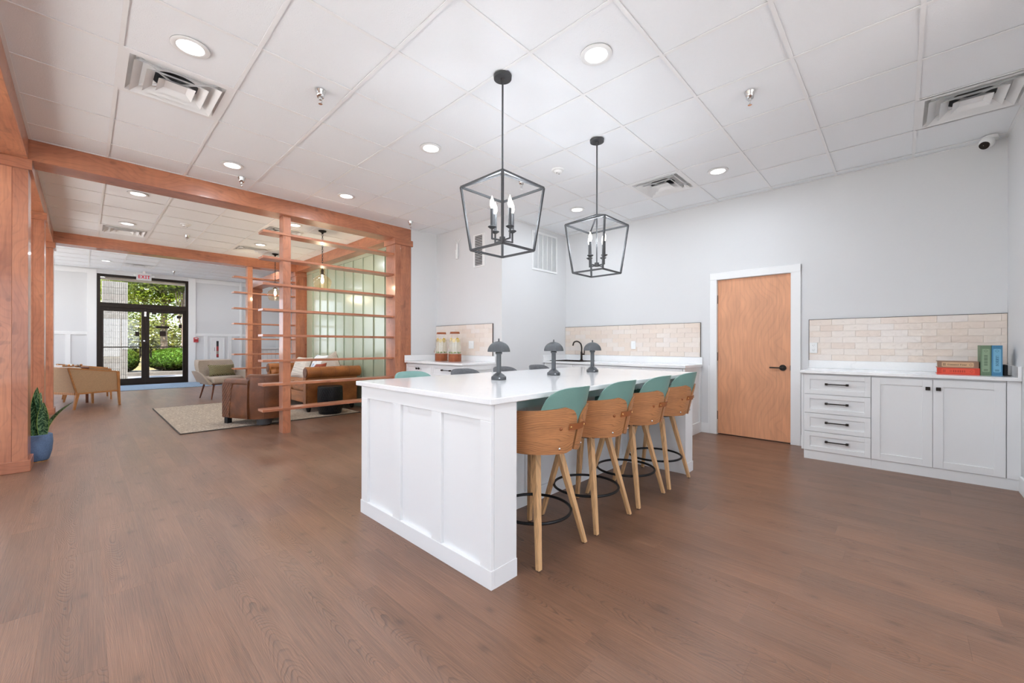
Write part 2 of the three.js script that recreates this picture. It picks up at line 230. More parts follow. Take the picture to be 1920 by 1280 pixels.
// floor of wood-look planks running along z
{
  const floor = struct('floor'); const fs = part('subfloor', bx(XL - 0.14, 5.9, -0.12, -0.0065, -16.1, 4.14), M.sub, floor);
  const variants = [];
  for (let k = 0; k < 16; k++) { const g = chamfer(PW - 0.0002, 0.006, PL - 0.0002, 0.0003), p = g.attributes.position, uv = new Float32Array(p.count * 2), pi = k % 8, pj = fl(k / 8); for (let i = 0; i < p.count; i++) { uv[2 * i] = (pi + clamp(p.getX(i) / PW + 0.5, 0.004, 0.996)) / 8; uv[2 * i + 1] = (pj + clamp(p.getZ(i) / PL + 0.5, 0.002, 0.998)) / 2; } g.setAttribute('uv', new THREE.BufferAttribute(uv, 2)); variants.push(g); }
  const r = rng(5), all = [], st = Math.sin(0.8094), ct = Math.cos(0.8094);
  for (let c = 0; c < 47; c++) { const x = XL + PW * (c + 0.5); let z = 4.05 + r() * PL; while (z > -16.2) { z -= PL; const zc = z + PL / 2; if (zc - PL / 2 > (x > 3.25 ? 0.7 : 4.0)) continue; if (x > 5.9 || (x > XB + 0.1 && zc < ZC - 0.7 && zc > -9.6)) continue; const fw = x * st - zc * ct, rt = x * ct + zc * st; all.push({ x, z: zc, k: fl(r() * 16), f: r() < 0.5, s: fw > 0.2 && Math.abs(rt) < fw * 1.32 + 0.3 ? fw : 900 + fw }); } }
  all.sort((a, b) => a.s - b.s);
  const rest = [];
  all.forEach((q, n) => {
    if (n < 290) { const o = part('plank', variants[q.k], M.floor, floor); o.position.set(q.x, -0.003, q.z); if (q.f) o.rotation.y = Math.PI; }
    else rest.push((q.f ? variants[q.k].clone().rotateY(Math.PI) : variants[q.k].clone()).translate(q.x, -0.003, q.z));
  });
  part('far_planks', rest, M.floor, floor).userData.kind = 'stuff';
}
// walls with thickness
const wallE = struct('wall_east', [bx(XW, XW + 0.14, 0, 3.4, -4.35, -1.76), bx(XW, XW + 0.14, 0, 3.4, -0.93, 0.84), bx(XW, XW + 0.14, 2.03, 3.4, -1.76, -0.93)].map((g) => uvm(g)), M.wall);
struct('wall_alcove', uvm(bx(XB, XW, 0, 3.4, -4.35, ZC)), M.wall);
struct('wall_return', uvm(bx(XB, XB + 0.14, 0, 3.4, ZA, -4.35)), M.wall);
struct('wall_lounge_east', bx(3.69, 3.82, 0, 3.4, -10.15, -5.95), M.wall);
struct('wall_nib', uvm(bx(3.69, XB + 0.14, 0, 3.4, -5.95, ZA)), M.wall);
struct('wall_south_kitchen', uvm(bx(3.2, XW, 0, 3.4, ZE, 0.84)), M.wall);
struct('wall_south_return', uvm(bx(3.2, 3.34, 0, 3.4, 0.84, 4.0)), M.wall);
struct('wall_south', [bx(XL - 0.14, -2.2, 0, 3.4, 4.0, 4.14), bx(0.15, 0.45, 0, 3.4, 4.0, 4.14), bx(2.8, 3.34, 0, 3.4, 4.0, 4.14), bx(-2.2, 0.15, 0, 0.2, 4.0, 4.14), bx(0.45, 2.8, 0, 0.2, 4.0, 4.14), bx(-2.2, 0.15, 2.85, 3.4, 4.0, 4.14), bx(0.45, 2.8, 2.85, 3.4, 4.0, 4.14)].map((g) => uvm(g)), M.wall);  // unseen room end, added to hold the large south windows
struct('wall_entry_east', uvm(bx(5.6, 5.75, 0, 3.4, ZF, -10.0)), M.wall);
struct('wall_entry_south', uvm(bx(3.75, 5.6, 0, 3.4, -10.15, -10.0)), M.wall);
const wallN = struct('wall_north', [bx(-0.78, 0.235, 0, 3.4, -16.1, ZF), bx(XL - 0.14, -2.4, 0, 3.4, -16.1, ZF), bx(-2.4, -0.78, 0, 0.75, -16.1, ZF), bx(-2.4, -0.78, 2.85, 3.4, -16.1, ZF), bx(2.22, 5.75, 0, 3.4, -16.1, ZF), bx(0.235, 2.22, 3.12, 3.4, -16.1, ZF)].map((g) => uvm(g)), M.wall);
// west wall with tall windows, enlarged to bring more light to the ceiling
const WIN = [[-0.75, 1.05], [-3.4, 1.05], [-6.9, 1.0], [-9.2, 1.0], [-11.9, 1.1], [-14.5, 1.1]], WY0 = 0.2, WY1 = 2.85;
{
  const gs = []; let z1 = 4.14;
  for (const [zc, w] of WIN) { gs.push(bx(XL - 0.14, XL, 0, 3.4, zc + w, z1)); gs.push(bx(XL - 0.14, XL, 0, WY0, zc - w, zc + w)); gs.push(bx(XL - 0.14, XL, WY1, 3.4, zc - w, zc + w)); z1 = zc - w; }
  gs.push(bx(XL - 0.14, XL, 0, 3.4, -16.1, z1)); struct('wall_west', gs.map((g) => uvm(g)), M.wall);
  WIN.forEach(([zc, w], i) => {
    const o = struct('window_' + (i + 1)); o.position.set(XL - 0.07, 0, zc);
    part('window_frame', [bx(-0.03, 0.03, WY0, WY0 + 0.06, -w, w), bx(-0.03, 0.03, WY1 - 0.06, WY1, -w, w), bx(-0.03, 0.03, WY0 + 0.06, WY1 - 0.06, -w, -w + 0.06), bx(-0.03, 0.03, WY0 + 0.06, WY1 - 0.06, w - 0.06, w), bx(-0.03, 0.03, WY0 + 0.06, WY1 - 0.06, -0.03, 0.03)], M.bronze, o);
    for (const s of [-1, 1]) part('pane', bx(-0.004, 0.004, WY0 + 0.06, WY1 - 0.06, s < 0 ? -w + 0.06 : 0.03, s < 0 ? -0.03 : w - 0.06), M.glass, o);
    part('window_sill', bx(0.0, 0.16, WY0 - 0.03, WY0, -w - 0.05, w + 0.05, 0.004), M.trim, o);
  });
}
[[-1.025, 1.175, 8], [1.625, 1.175, 9]].forEach(([xc, w, n]) => {  // unseen south windows, added to brighten the faces turned south
  const o = struct('window_' + n); o.position.set(xc, 0, 4.07);
  part('window_frame', [bx(-w, w, WY0, WY0 + 0.06, -0.03, 0.03), bx(-w, w, WY1 - 0.06, WY1, -0.03, 0.03), bx(-w, -w + 0.06, WY0 + 0.06, WY1 - 0.06, -0.03, 0.03), bx(w - 0.06, w, WY0 + 0.06, WY1 - 0.06, -0.03, 0.03), bx(-0.03, 0.03, WY0 + 0.06, WY1 - 0.06, -0.03, 0.03)], M.bronze, o);
  for (const s of [-1, 1]) part('pane', bx(s < 0 ? -w + 0.06 : 0.03, s < 0 ? -0.03 : w - 0.06, WY0 + 0.06, WY1 - 0.06, -0.004, 0.004), M.glass, o);
});
{ const o = struct('window_10'); o.position.set(-1.59, 0, -16.02); const w = 0.81, y0 = 0.75; part('window_frame', [bx(-w, w, y0, y0 + 0.06, -0.03, 0.03), bx(-w, w, WY1 - 0.06, WY1, -0.03, 0.03), bx(-w, -w + 0.06, y0 + 0.06, WY1 - 0.06, -0.03, 0.03), bx(w - 0.06, w, y0 + 0.06, WY1 - 0.06, -0.03, 0.03)], M.bronze, o); part('pane', bx(-w + 0.06, w - 0.06, y0 + 0.06, WY1 - 0.06, -0.004, 0.004), M.glass, o); }
// ceiling: lay-in tiles on a tee grid; the cells of the air diffusers stay open
const DIFF = [[0, 6], [7, -1], [7, 3], [0, 15], [3, 15], [3, 12]];
const cellX = (i) => GX + T * (i + 0.5), cellZ = (j) => GZ - T * (j + 0.5);
const ceiling = struct('ceiling');
{
  const tiles = new Map(), put = (x0, x1, z0, z1, y, skip) => {
    if (skip || x1 - x0 < 0.03 || z1 - z0 < 0.03) return; const w = x1 - x0 - 0.012, d = z1 - z0 - 0.012, key = w.toFixed(3) + d.toFixed(3);
    if (!tiles.has(key)) tiles.set(key, uvm(chamfer(w, 0.016, d, 0.002), 'x', 0, 0, 1 / 0.61)); const o = part('ceiling_tile', tiles.get(key), M.ceil, ceiling); o.position.set((x0 + x1) / 2, y + 0.0150, (z0 + z1) / 2);
  };
  const region = (X0, xEnd, Z0, Z1, y, gx, gz, open) => {      // xEnd(z): where the ceiling stops at that depth
    const X1 = xEnd(Z1), i0 = fl((X0 - gx) / T + 1e-6), i1 = Math.ceil((X1 - gx) / T - 1e-6), j0 = fl((gz - Z1) / T + 1e-6), j1 = Math.ceil((gz - Z0) / T - 1e-6);
    for (let i = i0; i < i1; i++) for (let j = j0; j < j1; j++) put(Math.max(X0, gx + T * i), Math.min(xEnd(gz - T * (j + 0.5)), gx + T * (i + 1)), Math.max(Z0, gz - T * (j + 1)), Math.min(Z1, gz - T * j), y, open.some(([a, b]) => a === i && b === j));
    for (let i = i0; i <= i1; i++) { const x = gx + T * i; if (x > X0 + 0.02 && x < X1 - 0.02) part('ceiling_runner', bx(x - 0.0115, x + 0.0115, y, y + 0.004, x > xEnd(Z0) ? ZC : Z0, Z1), M.tee, ceiling); }
    for (let j = j0; j <= j1; j++) { const z = gz - T * j; if (z > Z0 + 0.02 && z < Z1 - 0.02) part('ceiling_cross_tee', bx(X0, xEnd(z), y + 0.0006, y + 0.0045, z - 0.0115, z + 0.0115), M.tee, ceiling); }
  };
  const angle = (x0, x1, z0, z1, y, k) => part('wall_angle', bx(x0, x1, y - 0.0004 * k, y + 0.004, z0, z1), M.tee, ceiling);
  region(-0.356, (z) => (z > ZC ? XW : XB), ZA, ZE, CE, GX, GZ, DIFF); region(-0.356, () => 3.40, -10.2, -6.087, CE, GX, GZ, DIFF); region(-0.6, () => 3.9, ZF, -12.2, CE2, 0.08, GZ + 0.2, []);
  angle(XW - 0.02, XW, ZC + 0.032, ZE - 0.02, CE, 1); angle(XB - 0.02, XW, ZC, ZC + 0.032, CE, 2); angle(XB - 0.02, XB, ZA + 0.02, ZC, CE, 1); angle(3.2, XW, ZE - 0.02, ZE, CE, 2); angle(-0.336, XB, ZA, ZA + 0.02, CE, 2); angle(-0.356, -0.336, ZA, ZE, CE, 1);
  angle(-0.356, -0.336, -10.2, -6.087, CE, 1); angle(3.38, 3.40, -10.2, -6.087, CE, 1); angle(-0.336, 3.38, -10.2, -10.18, CE, 2); angle(-0.6, 3.9, ZF, ZF + 0.02, CE2, 1);
}
struct('ceiling_west', [bx(XL, -0.643, CE, CE + 0.05, -10.35, 4.0)], M.ceil);
struct('ceiling_south', [bx(-0.356, 3.2, CE, CE + 0.05, ZE, 4.0)], M.ceil);
struct('ceiling_entry', [bx(XL, -0.6, CE2, CE2 + 0.05, ZF, -10.35), bx(3.9, 5.6, CE2, CE2 + 0.05, ZF, -10.35), bx(-0.6, 3.9, CE2, CE2 + 0.05, -12.2, -10.35)], M.ceil);
struct('roof', bx(XL - 1.9, 6.1, 3.4, 3.6, -16.12, 5.6), M.concrete);  // wide west and south overhangs added to keep sky and sun off the windows
// solid wood door in the east wall
{
  const d = struct('door_1');
  part('door_slab', uvm(bx(5.772, 5.815, 0.012, 2.022, -1.748, -0.942, 0.002), 'y', 0.3, 0.2), M.door, d);
  for (const [z0, z1, y1] of [[-1.838, -1.752, 2.115], [-0.938, -0.84, 2.115]]) part('casing', bx(5.738, 5.762, 0, y1, z0, z1, 0.003), M.trim, d);
  part('casing', bx(5.736, 5.762, 2.026, 2.118, -1.838, -0.84, 0.003), M.trim, d);
  part('jamb', [bx(5.76, 5.9, 0, 2.03, -1.762, -1.75), bx(5.76, 5.9, 0, 2.03, -0.94, -0.928), bx(5.76, 5.9, 2.024, 2.036, -1.76, -0.93), bx(5.83, 5.9, 0, 2.03, -1.75, -0.94)], M.trim, d);
  for (const y of [0.25, 1.02, 1.77]) part('hinge', bx(5.762, 5.776, y - 0.055, y + 0.055, -1.758, -1.744), M.bronze, d);
  const hn = part('handle_rose', new THREE.CylinderGeometry(0.036, 0.036, 0.012, 28).rotateZ(Math.PI / 2).translate(5.766, 0.9, -1.02), M.bronze, d);
  part('lever', [new THREE.CylinderGeometry(0.011, 0.011, 0.05, 16).rotateZ(Math.PI / 2).translate(5.74, 0.9, -1.02), bx(5.712, 5.724, 0.892, 0.908, -1.15, -1.008, 0.003)], M.bronze, hn);
  part('strike_plate', bx(5.758, 5.768, 0.87, 0.93, -0.946, -0.94), M.bronze, d);
}
// baseboards and panel moulding on the east and south walls
struct('baseboard_east', [bx(5.744, 5.762, 0, 0.13, -1.945, -1.838), bx(5.744, 5.762, 0, 0.13, -0.84, -0.762), bx(5.748, 5.762, 0.13, 0.90, -1.86, -1.84)], M.trim);
struct('baseboard_south', bx(3.2, 5.14, 0, 0.13, 0.684, 0.702, 0.003), M.trim);
struct('baseboard_nib', [bx(3.69, XB, 0, 0.13, ZA - 0.002, ZA + 0.014)], M.trim);
// far wall: chair rail, stiles and base of the panelling
{
  const z0 = ZF - 0.002, z1 = ZF + 0.02;
  for (const [x0, x1] of [[-0.76, 0.12], [2.34, 5.58]]) { part('chair_rail', bx(x0, x1, 1.43, 1.51, z0, z1, 0.003), M.trim, wallN); part('baseboard', bx(x0, x1, 0, 0.16, z0, z1, 0.003), M.trim, wallN); part('top_rail', bx(x0, x1, 3.1, 3.22, z0, z1, 0.003), M.trim, wallN); }
  for (const x of [-0.71, -0.30, 2.66, 3.30, 4.0, 4.7, 5.3]) part('stile', bx(x - 0.05, x + 0.05, 0.16, 1.43, z0, z1, 0.003), M.trim, wallN);
  for (const [x0, x1] of [[0.05, 0.23], [2.225, 2.4]]) part('door_casing', bx(x0, x1, 0, 3.22, z0, z1 + 0.01, 0.003), M.trim, wallN);
  part('corner_trim', bx(3.58, 3.64, 0, 3.24, z0, z1 + 0.01, 0.003), M.trim, wallN);
}
// glazed entrance
{
  const d = struct('door_2'), zc = -16.0, D = 0.05, X0 = 0.235, X1 = 2.22, XM = 1.235;
  part('door_frame', [bx(X0, X0 + 0.07, 0, 3.12, zc - D, zc + D), bx(X1 - 0.07, X1, 0, 3.12, zc - D, zc + D), bx(X0 + 0.07, X1 - 0.07, 3.05, 3.12, zc - D, zc + D), bx(X0 + 0.07, X1 - 0.07, 2.21, 2.33, zc - D, zc + D), bx(X0 + 0.07, X1 - 0.07, 0, 0.02, zc - D, zc + D)], M.bronze, d);
  part('transom_pane', bx(X0 + 0.07, X1 - 0.07, 2.33, 3.05, zc - 0.004, zc + 0.004), M.glass, d);
  for (const s of [-1, 1]) {
    const a = s < 0 ? X0 + 0.071 : XM + 0.001, b = s < 0 ? XM - 0.001 : X1 - 0.071;
    const leaf = part('door_leaf', [bx(a, a + (s < 0 ? 0.06 : 0.085), 0.021, 2.208, zc - 0.022, zc + 0.022), bx(b - (s < 0 ? 0.085 : 0.06), b, 0.021, 2.208, zc - 0.022, zc + 0.022), bx(a, b, 2.1, 2.208, zc - 0.0215, zc + 0.0215), bx(a, b, 0.021, 0.19, zc - 0.0215, zc + 0.0215)], M.bronze, d);
    part('pane', bx(a + 0.06, b - 0.06, 0.19, 2.1, zc - 0.004, zc + 0.004), M.glass, leaf);
    part('push_bar', bx(a + 0.05, b - 0.05, 1.075, 1.105, zc + 0.04, zc + 0.06), M.bronze, leaf);
    const hx = s < 0 ? b - 0.13 : a + 0.10; part('pull_handle', bx(hx, hx + 0.03, 0.78, 1.09, zc + 0.03, zc + 0.06), M.bronze, leaf);
    part('closer', bx(s < 0 ? a + 0.15 : b - 0.55, s < 0 ? a + 0.5 : b - 0.2, 2.11, 2.17, zc + 0.022, zc + 0.07), M.bronze, leaf);
  }
  part('lock_cylinder', new THREE.CylinderGeometry(0.022, 0.022, 0.02, 16).rotateX(Math.PI / 2).translate(XM - 0.03, 1.27, zc + 0.03), M.chrome, d);
  part('top_bolt', bx(XM - 0.03, XM + 0.02, 1.98, 2.12, zc + 0.022, zc + 0.04), M.chrome, d);
  for (const [x, y, w, h] of [[1.06, 1.47, 0.09, 0.13], [1.62, 1.68, 0.30, 0.07], [1.62, 1.49, 0.14, 0.15], [2.0, 2.0, 0.11, 0.09], [2.03, 1.72, 0.08, 0.11], [1.42, 2.08, 0.09, 0.04]]) part('window_sign', bx(x - w / 2, x + w / 2, y - h / 2, y + h / 2, zc + 0.0045, zc + 0.007), M.bronze, d);
}
// green board-and-batten wall in the lounge
{
  const g = struct('wall_green'); g.position.set(0, 0, 0);
  part('backing', bx(3.64, 3.69, 0, 3.4, -10.15, -6.09), M.wall, g);
  const zs = [-10.14]; for (let z = -9.773; z < -6.2; z += 0.406) zs.push(z); zs.push(-6.09);
  for (let i = 0; i < zs.length - 1; i++) part('board', bx(3.622, 3.642, 0, 3.05, zs[i], zs[i + 1]), M.sage, g);
  for (const z of zs.slice(1, -1)) part('batten', bx(3.602, 3.623, 0.14, 2.80, z - 0.022, z + 0.022, 0.003), M.sage, g);
  part('baseboard', bx(3.600, 3.623, 0, 0.14, -10.1, -6.09, 0.003), M.sage, g); part('head_rail', bx(3.600, 3.623, 2.80, 2.9, -10.1, -6.09, 0.003), M.sage, g);
}

// ---------------------------------------------------------------- timber posts, beams and shelf dividers
const BW = 0.287, BY0 = 2.86;
let wo = 0;
const wood = (g, grain) => { wo += 0.37; return uvm(g, grain, wo, wo * 1.7, 0.5).scale(1, 1, 1); };
// uv in the maple texture: 2 m along u, 1 m along v
function maple(g, grain) { wo += 0.371; uvm(g, grain, wo, wo * 1.37); const uv = g.attributes.uv; for (let i = 0; i < uv.count; i++) uv.setX(i, uv.getX(i) * 0.5); return g; }
function post(x, z, label, top = BY0) {
  const o = thing('timber_post', label, 'post', [x, 0, z], 0, 'stained timber posts of the lounge frame'), h = BW / 2;
  for (const s of [-1, 0, 1]) { const w = BW / 3; part('shaft_board', maple(bx(s * w - w / 2 + 0.0004, s * w + w / 2 - 0.0004, 0.09, top - 0.09, -h, h, 0.0012), 'y'), M.maple, o); }
  part('capital', maple(bx(-h - 0.024, h + 0.024, top - 0.095, top, -h - 0.024, h + 0.024, 0.003), 'x'), M.maple, o);
  part('base_block', maple(bx(-h - 0.018, h + 0.018, 0, 0.105, -h - 0.018, h + 0.018, 0.004), 'x'), M.maple, o); return o;
}
const PXL = -0.4995, PXR = 3.5435, PZ1 = -5.9435, PZ2 = -10.3435;
post(PXL, PZ1, 'wide stained timber post beside the blue potted snake plant');
post(PXR, PZ1, 'wide stained timber post joining the white wall and the island-side shelf divider');
post(PXL, -8.15, 'stained timber post standing midway along the window-side beam');
post(PXL, PZ2, 'stained timber post behind which the rattan armchair stands');
post(PXR, PZ2, 'stained timber post at the far end of the green panelled wall');
post(PXR, -14.1, 'stained timber post standing alone near the reception desk', 2.83);
function beam(name, x0, x1, z0, z1, grain, label, y0 = BY0) { const o = mesh(name, maple(bx(x0, x1, y0, y0 + 0.20, z0, z1, 0.003), grain), M.maple); return tag(o, label, 'beam', 'stained timber ceiling beams'); }
const XI = PXL + BW / 2, XJ = PXR - BW / 2;
beam('timber_beam', XI - BW, 3.687, -6.087, -5.80, 'x', 'long stained timber beam over the island-side shelf divider');
beam('timber_beam', XI - BW, 3.687, -10.487, -10.20, 'x', 'long stained timber beam over the entry-side shelf divider');
beam('timber_beam', XI - BW, XI, -5.80, 4.0, 'z', 'stained timber beam running from the potted plant post toward the kitchen end');
beam('timber_beam', XI - BW, XI, -10.20, -6.087, 'z', 'stained timber beam over the midway post on the window side');
beam('timber_beam', XJ, 3.687, -10.20, -6.087, 'z', 'stained timber beam along the top of the green panelled wall');
beam('timber_beam', XJ, 3.687, -14.24, -10.487, 'z', 'stained timber beam running on from the green wall into the entry', 2.83);
const SH = [0.335, 0.665, 0.972, 1.30, 1.63, 1.96, 2.30, 2.63];
function divider(z, xm, xl, label) {
  const o = thing('shelf_divider', label, 'divider', [xm, 0, z], 0, 'open shelf dividers'), sw = 0.02;
  part('upright', maple(bx(-0.047, 0.047, 0, BY0, -0.155, 0.0, 0.002), 'y'), M.maple, o);
  for (const y of SH) part('shelf', maple(bx(xl - xm, XJ - xm, y - 0.03, y, -0.19, 0.015, 0.002), 'x'), M.maple, o); return o;
}
divider(-5.862, 1.845, 1.56, 'open divider of slim wooden shelves beside the kitchen island');
divider(-10.25, 2.49, 2.19, 'open divider of slim wooden shelves behind the brown sofa');

// ---------------------------------------------------------------- ceiling fittings
function downlight(x, y, z, label, lit = true) {
  const o = thing('downlight', label, 'downlight', [x, y, z], 0, 'recessed ceiling downlights');
  part('trim_ring', lathe([[0.072, -0.003], [0.078, -0.006], [0.100, -0.004], [0.102, 0.004], [0.072, 0.004]], 36), M.plastic, o);
  part('lens', new THREE.CylinderGeometry(0.072, 0.072, 0.004, 36).translate(0, -0.001, 0), M.glow, o);
  const l = new THREE.RectAreaLight(LAMPC, LAMP, 0.127, 0.127); l.position.set(0, -0.012, 0); l.lookAt(0, -5, 0); l.rotation.set(-Math.PI / 2, 0, 0); o.add(l); return o;
}
const DL = [[0, 5, 'beside the large square air diffuser over the open floor'], [3, 2, 'above the sage leather bar stools'], [1, 8, 'near the long timber beam, next to a chrome sprinkler'], [3, 8, 'close to the long timber beam above the shelf divider'], [3, 5, 'over the floor between the island and the timber beam'], [7, 2, 'in front of the wooden door beside an air diffuser'], [7, 5, 'above the sink counter in the alcove'], [0, 11, 'in the lounge just past the long timber beam'], [0, 14, 'in the lounge touching the air diffuser by the far beam'], [3, 14, 'in the lounge between two air diffusers'], [0, 2, 'above the open floor by the window side'], [0, -1, 'above the corner by the kitchen wall'], [3, -1, 'above the floor by the kitchen wall'], [3, 11, 'above the leather barrel chair in the lounge'], [7, -2 + 1, '']];
for (const [i, j, where] of DL) if (where) downlight(cellX(i), CE, cellZ(j), 'round recessed downlight ' + where);
downlight(0.463, CE, 2.2, 'round recessed downlight over the floor by the added south windows'); downlight(2.292, CE, 2.2, 'round recessed downlight by the added south windows near the kitchen wall');
downlight(0.37, CE2, -14.3, 'round recessed downlight in the entry over the glass door mat'); downlight(3.2, CE2, -14.6, 'round recessed downlight in the entry near the lone timber post');
downlight(0.1, CE2, -11.6, 'added unseen downlight in the entry over the cane armchair by the posts'); downlight(3.1, CE2, -11.6, 'added unseen downlight in the entry over the beige armchair side'); downlight(-1.7, CE2, -12.4, 'added unseen downlight in the entry along the windows'); downlight(-1.7, CE2, -14.6, 'added unseen downlight in the entry window corner');  // unseen lamps added to brighten the entry
downlight(1.6, CE2, -11.6, 'round recessed downlight in the entry behind the far beam'); downlight(4.7, CE2, -12.6, 'round recessed downlight above the reception desk');
for (const [z, w] of [[-1.434, 'kitchen'], [-5.1, 'post'], [-8.8, 'lounge']]) downlight(-1.7, CE, z, 'round recessed downlight along the window wall on the ' + w + ' side');
function diffuser(x, y, z, label) {
  const o = thing('air_diffuser', label, 'air vent', [x, y, z], 0, 'square ceiling air diffusers'), q = Math.SQRT2, sq = (r0, r1, y0, y1) => new THREE.CylinderGeometry(r1 * q, r0 * q, y1 - y0, 4, 1, true).rotateY(Math.PI / 4).translate(0, (y0 + y1) / 2, 0);
  const flat = (g) => toCreasedNormals(g, 0.3), dbl = M.louver ?? (M.louver = std({ color: 0xf0f0ef, roughness: 0.5, side: THREE.DoubleSide }));
  part('frame', [bx(-0.303, 0.303, 0, 0.004, 0.262, 0.303), bx(-0.303, 0.303, 0, 0.004, -0.303, -0.262), bx(-0.303, -0.262, 0, 0.004, -0.262, 0.262), bx(0.262, 0.303, 0, 0.004, -0.262, 0.262)], M.tee, o);
  part('plenum', flat(sq(0.262, 0.225, 0.003, 0.040)), dbl, o); { const s = new THREE.Shape([[-0.226, -0.226], [0.226, -0.226], [0.226, 0.226], [-0.226, 0.226]].map(([a, b]) => new THREE.Vector2(a, b))); s.holes.push(new THREE.Path().absarc(0, 0, 0.135, 0, Math.PI * 2, true)); part('plenum_top', new THREE.ExtrudeGeometry(s, { depth: 0.004, bevelEnabled: false, curveSegments: 16 }).rotateX(-Math.PI / 2).translate(0, 0.039, 0), M.tee, o); }
  part('duct_collar', [new THREE.CylinderGeometry(0.135, 0.135, 0.29, 32, 1, true).translate(0, 0.184, 0), cyl(0.135, 0.135, 0.004, 0, 0.329, 0, 32)], M.galvanised, o);
  for (const [a, b, y0, y1] of [[0.240, 0.190, -0.016, 0.022], [0.172, 0.122, -0.015, 0.022], [0.104, 0.060, -0.014, 0.018]]) part('louver', flat(sq(a, b, y0, y1)), dbl, o);
  part('centre_plate', bx(-0.062, 0.062, 0.014, 0.018, -0.062, 0.062), M.tee, o);
  for (const r of [Math.PI / 4, -Math.PI / 4]) part('brace', new THREE.BoxGeometry(0.60, 0.012, 0.006).rotateY(r).translate(0, 0.026, 0), M.tee, o); return o;
}
const DLAB = ['square white air diffuser over the open floor beside a downlight', 'square white air diffuser over the book cabinets beside the security camera', 'square white air diffuser between the alcove and the wooden door', 'square white air diffuser in the lounge next to a downlight by the far beam', 'square white air diffuser in the lounge near the entry-side glass pendant', 'square white air diffuser in the lounge partly behind the shelf divider top'];
DIFF.forEach(([i, j], k) => diffuser(cellX(i), CE, cellZ(j), DLAB[k]));
diffuser(1.0, CE2 - 0.004, -14.6, 'square white air diffuser in the entry above the exit sign').scale.set(0.98, 0.12, 0.98);
function sprinkler(x, z, label, y = CE) {
  const o = thing('fire_sprinkler', label, 'sprinkler', [x, y, z], 0, 'chrome pendent sprinklers');
  part('escutcheon', lathe([[0.038, 0], [0.036, -0.008], [0.028, -0.03], [0.024, -0.05], [0.0, -0.05]], 28), M.chrome, o);
  part('sprinkler_body', lathe([[0.0, -0.05], [0.013, -0.05], [0.013, -0.066], [0.008, -0.07], [0, -0.07]], 16), M.chrome, o);
  part('frame_arms', [tube([[-0.009, -0.068, 0], [-0.011, -0.08, 0], [0, -0.096, 0]], 0.0022, 10, 6), tube([[0.009, -0.068, 0], [0.011, -0.08, 0], [0, -0.096, 0]], 0.0022, 10, 6)], M.chrome, o);
  part('deflector', cyl(0.014, 0.014, 0.002, 0, -0.099, 0, 16), M.chrome, o); return o;
}
sprinkler(1.207, -3.118, 'chrome fire sprinkler between the large floor diffuser and the lantern pendants'); sprinkler(3.41, -0.813, 'chrome fire sprinkler over the floor in front of the wooden door'); sprinkler(1.224, -5.389, 'chrome fire sprinkler beside a downlight near the long beam'); sprinkler(3.436, -5.417, 'chrome fire sprinkler at the end of the long beam by the white wall'); sprinkler(1.224, -8.915, 'chrome fire sprinkler in the lounge below the round detector'); sprinkler(3.45, -3.141, 'chrome fire sprinkler seen through the lantern pendant away from the sink'); sprinkler(1.75, -14.9, 'chrome fire sprinkler in the entry beside the exit sign', CE2); sprinkler(3.45, -14.6, 'chrome fire sprinkler in the entry near the corner trim', CE2);
function detector(x, z, label) { const o = thing('smoke_detector', label, 'detector', [x, CE, z], 0, 'round ceiling detectors'); part('detector_base', lathe([[0.0, -0.012], [0.06, -0.012], [0.068, 0], [0.068, 0.006]], 32), M.plastic, o); part('detector_cap', lathe([[0, -0.034], [0.03, -0.034], [0.042, -0.026], [0.044, -0.012]], 32), M.plastic, o); for (const s of [-1, 1]) part('slot', bx(s * 0.02 - 0.006, s * 0.02 + 0.006, -0.036, -0.033, -0.004, 0.004), M.dark, o); }
detector(3.519, -2.675, 'round white smoke detector between the two lantern pendants'); detector(1.097, -8.14, 'round white detector on the lounge ceiling above a sprinkler');
{ // security camera in the corner
  const o = thing('security_camera', 'small white turret security camera in the ceiling corner', 'camera', [5.62, CE, 0.58]);
  part('mount_plate', cyl(0.055, 0.05, 0.03, 0, -0.03, 0, 28), M.plastic, o); const b = part('camera_ball', new THREE.SphereGeometry(0.05, 28, 18).translate(-0.02, -0.055, -0.02), M.plastic, o); part('camera_lens', new THREE.CylinderGeometry(0.034, 0.034, 0.014, 24).rotateX(0.9).rotateY(0.9).translate(-0.045, -0.085, -0.038), M.bronze, b); part('bracket', bx(0.03, 0.12, -0.025, -0.005, -0.02, 0.02), M.plastic, o);
}
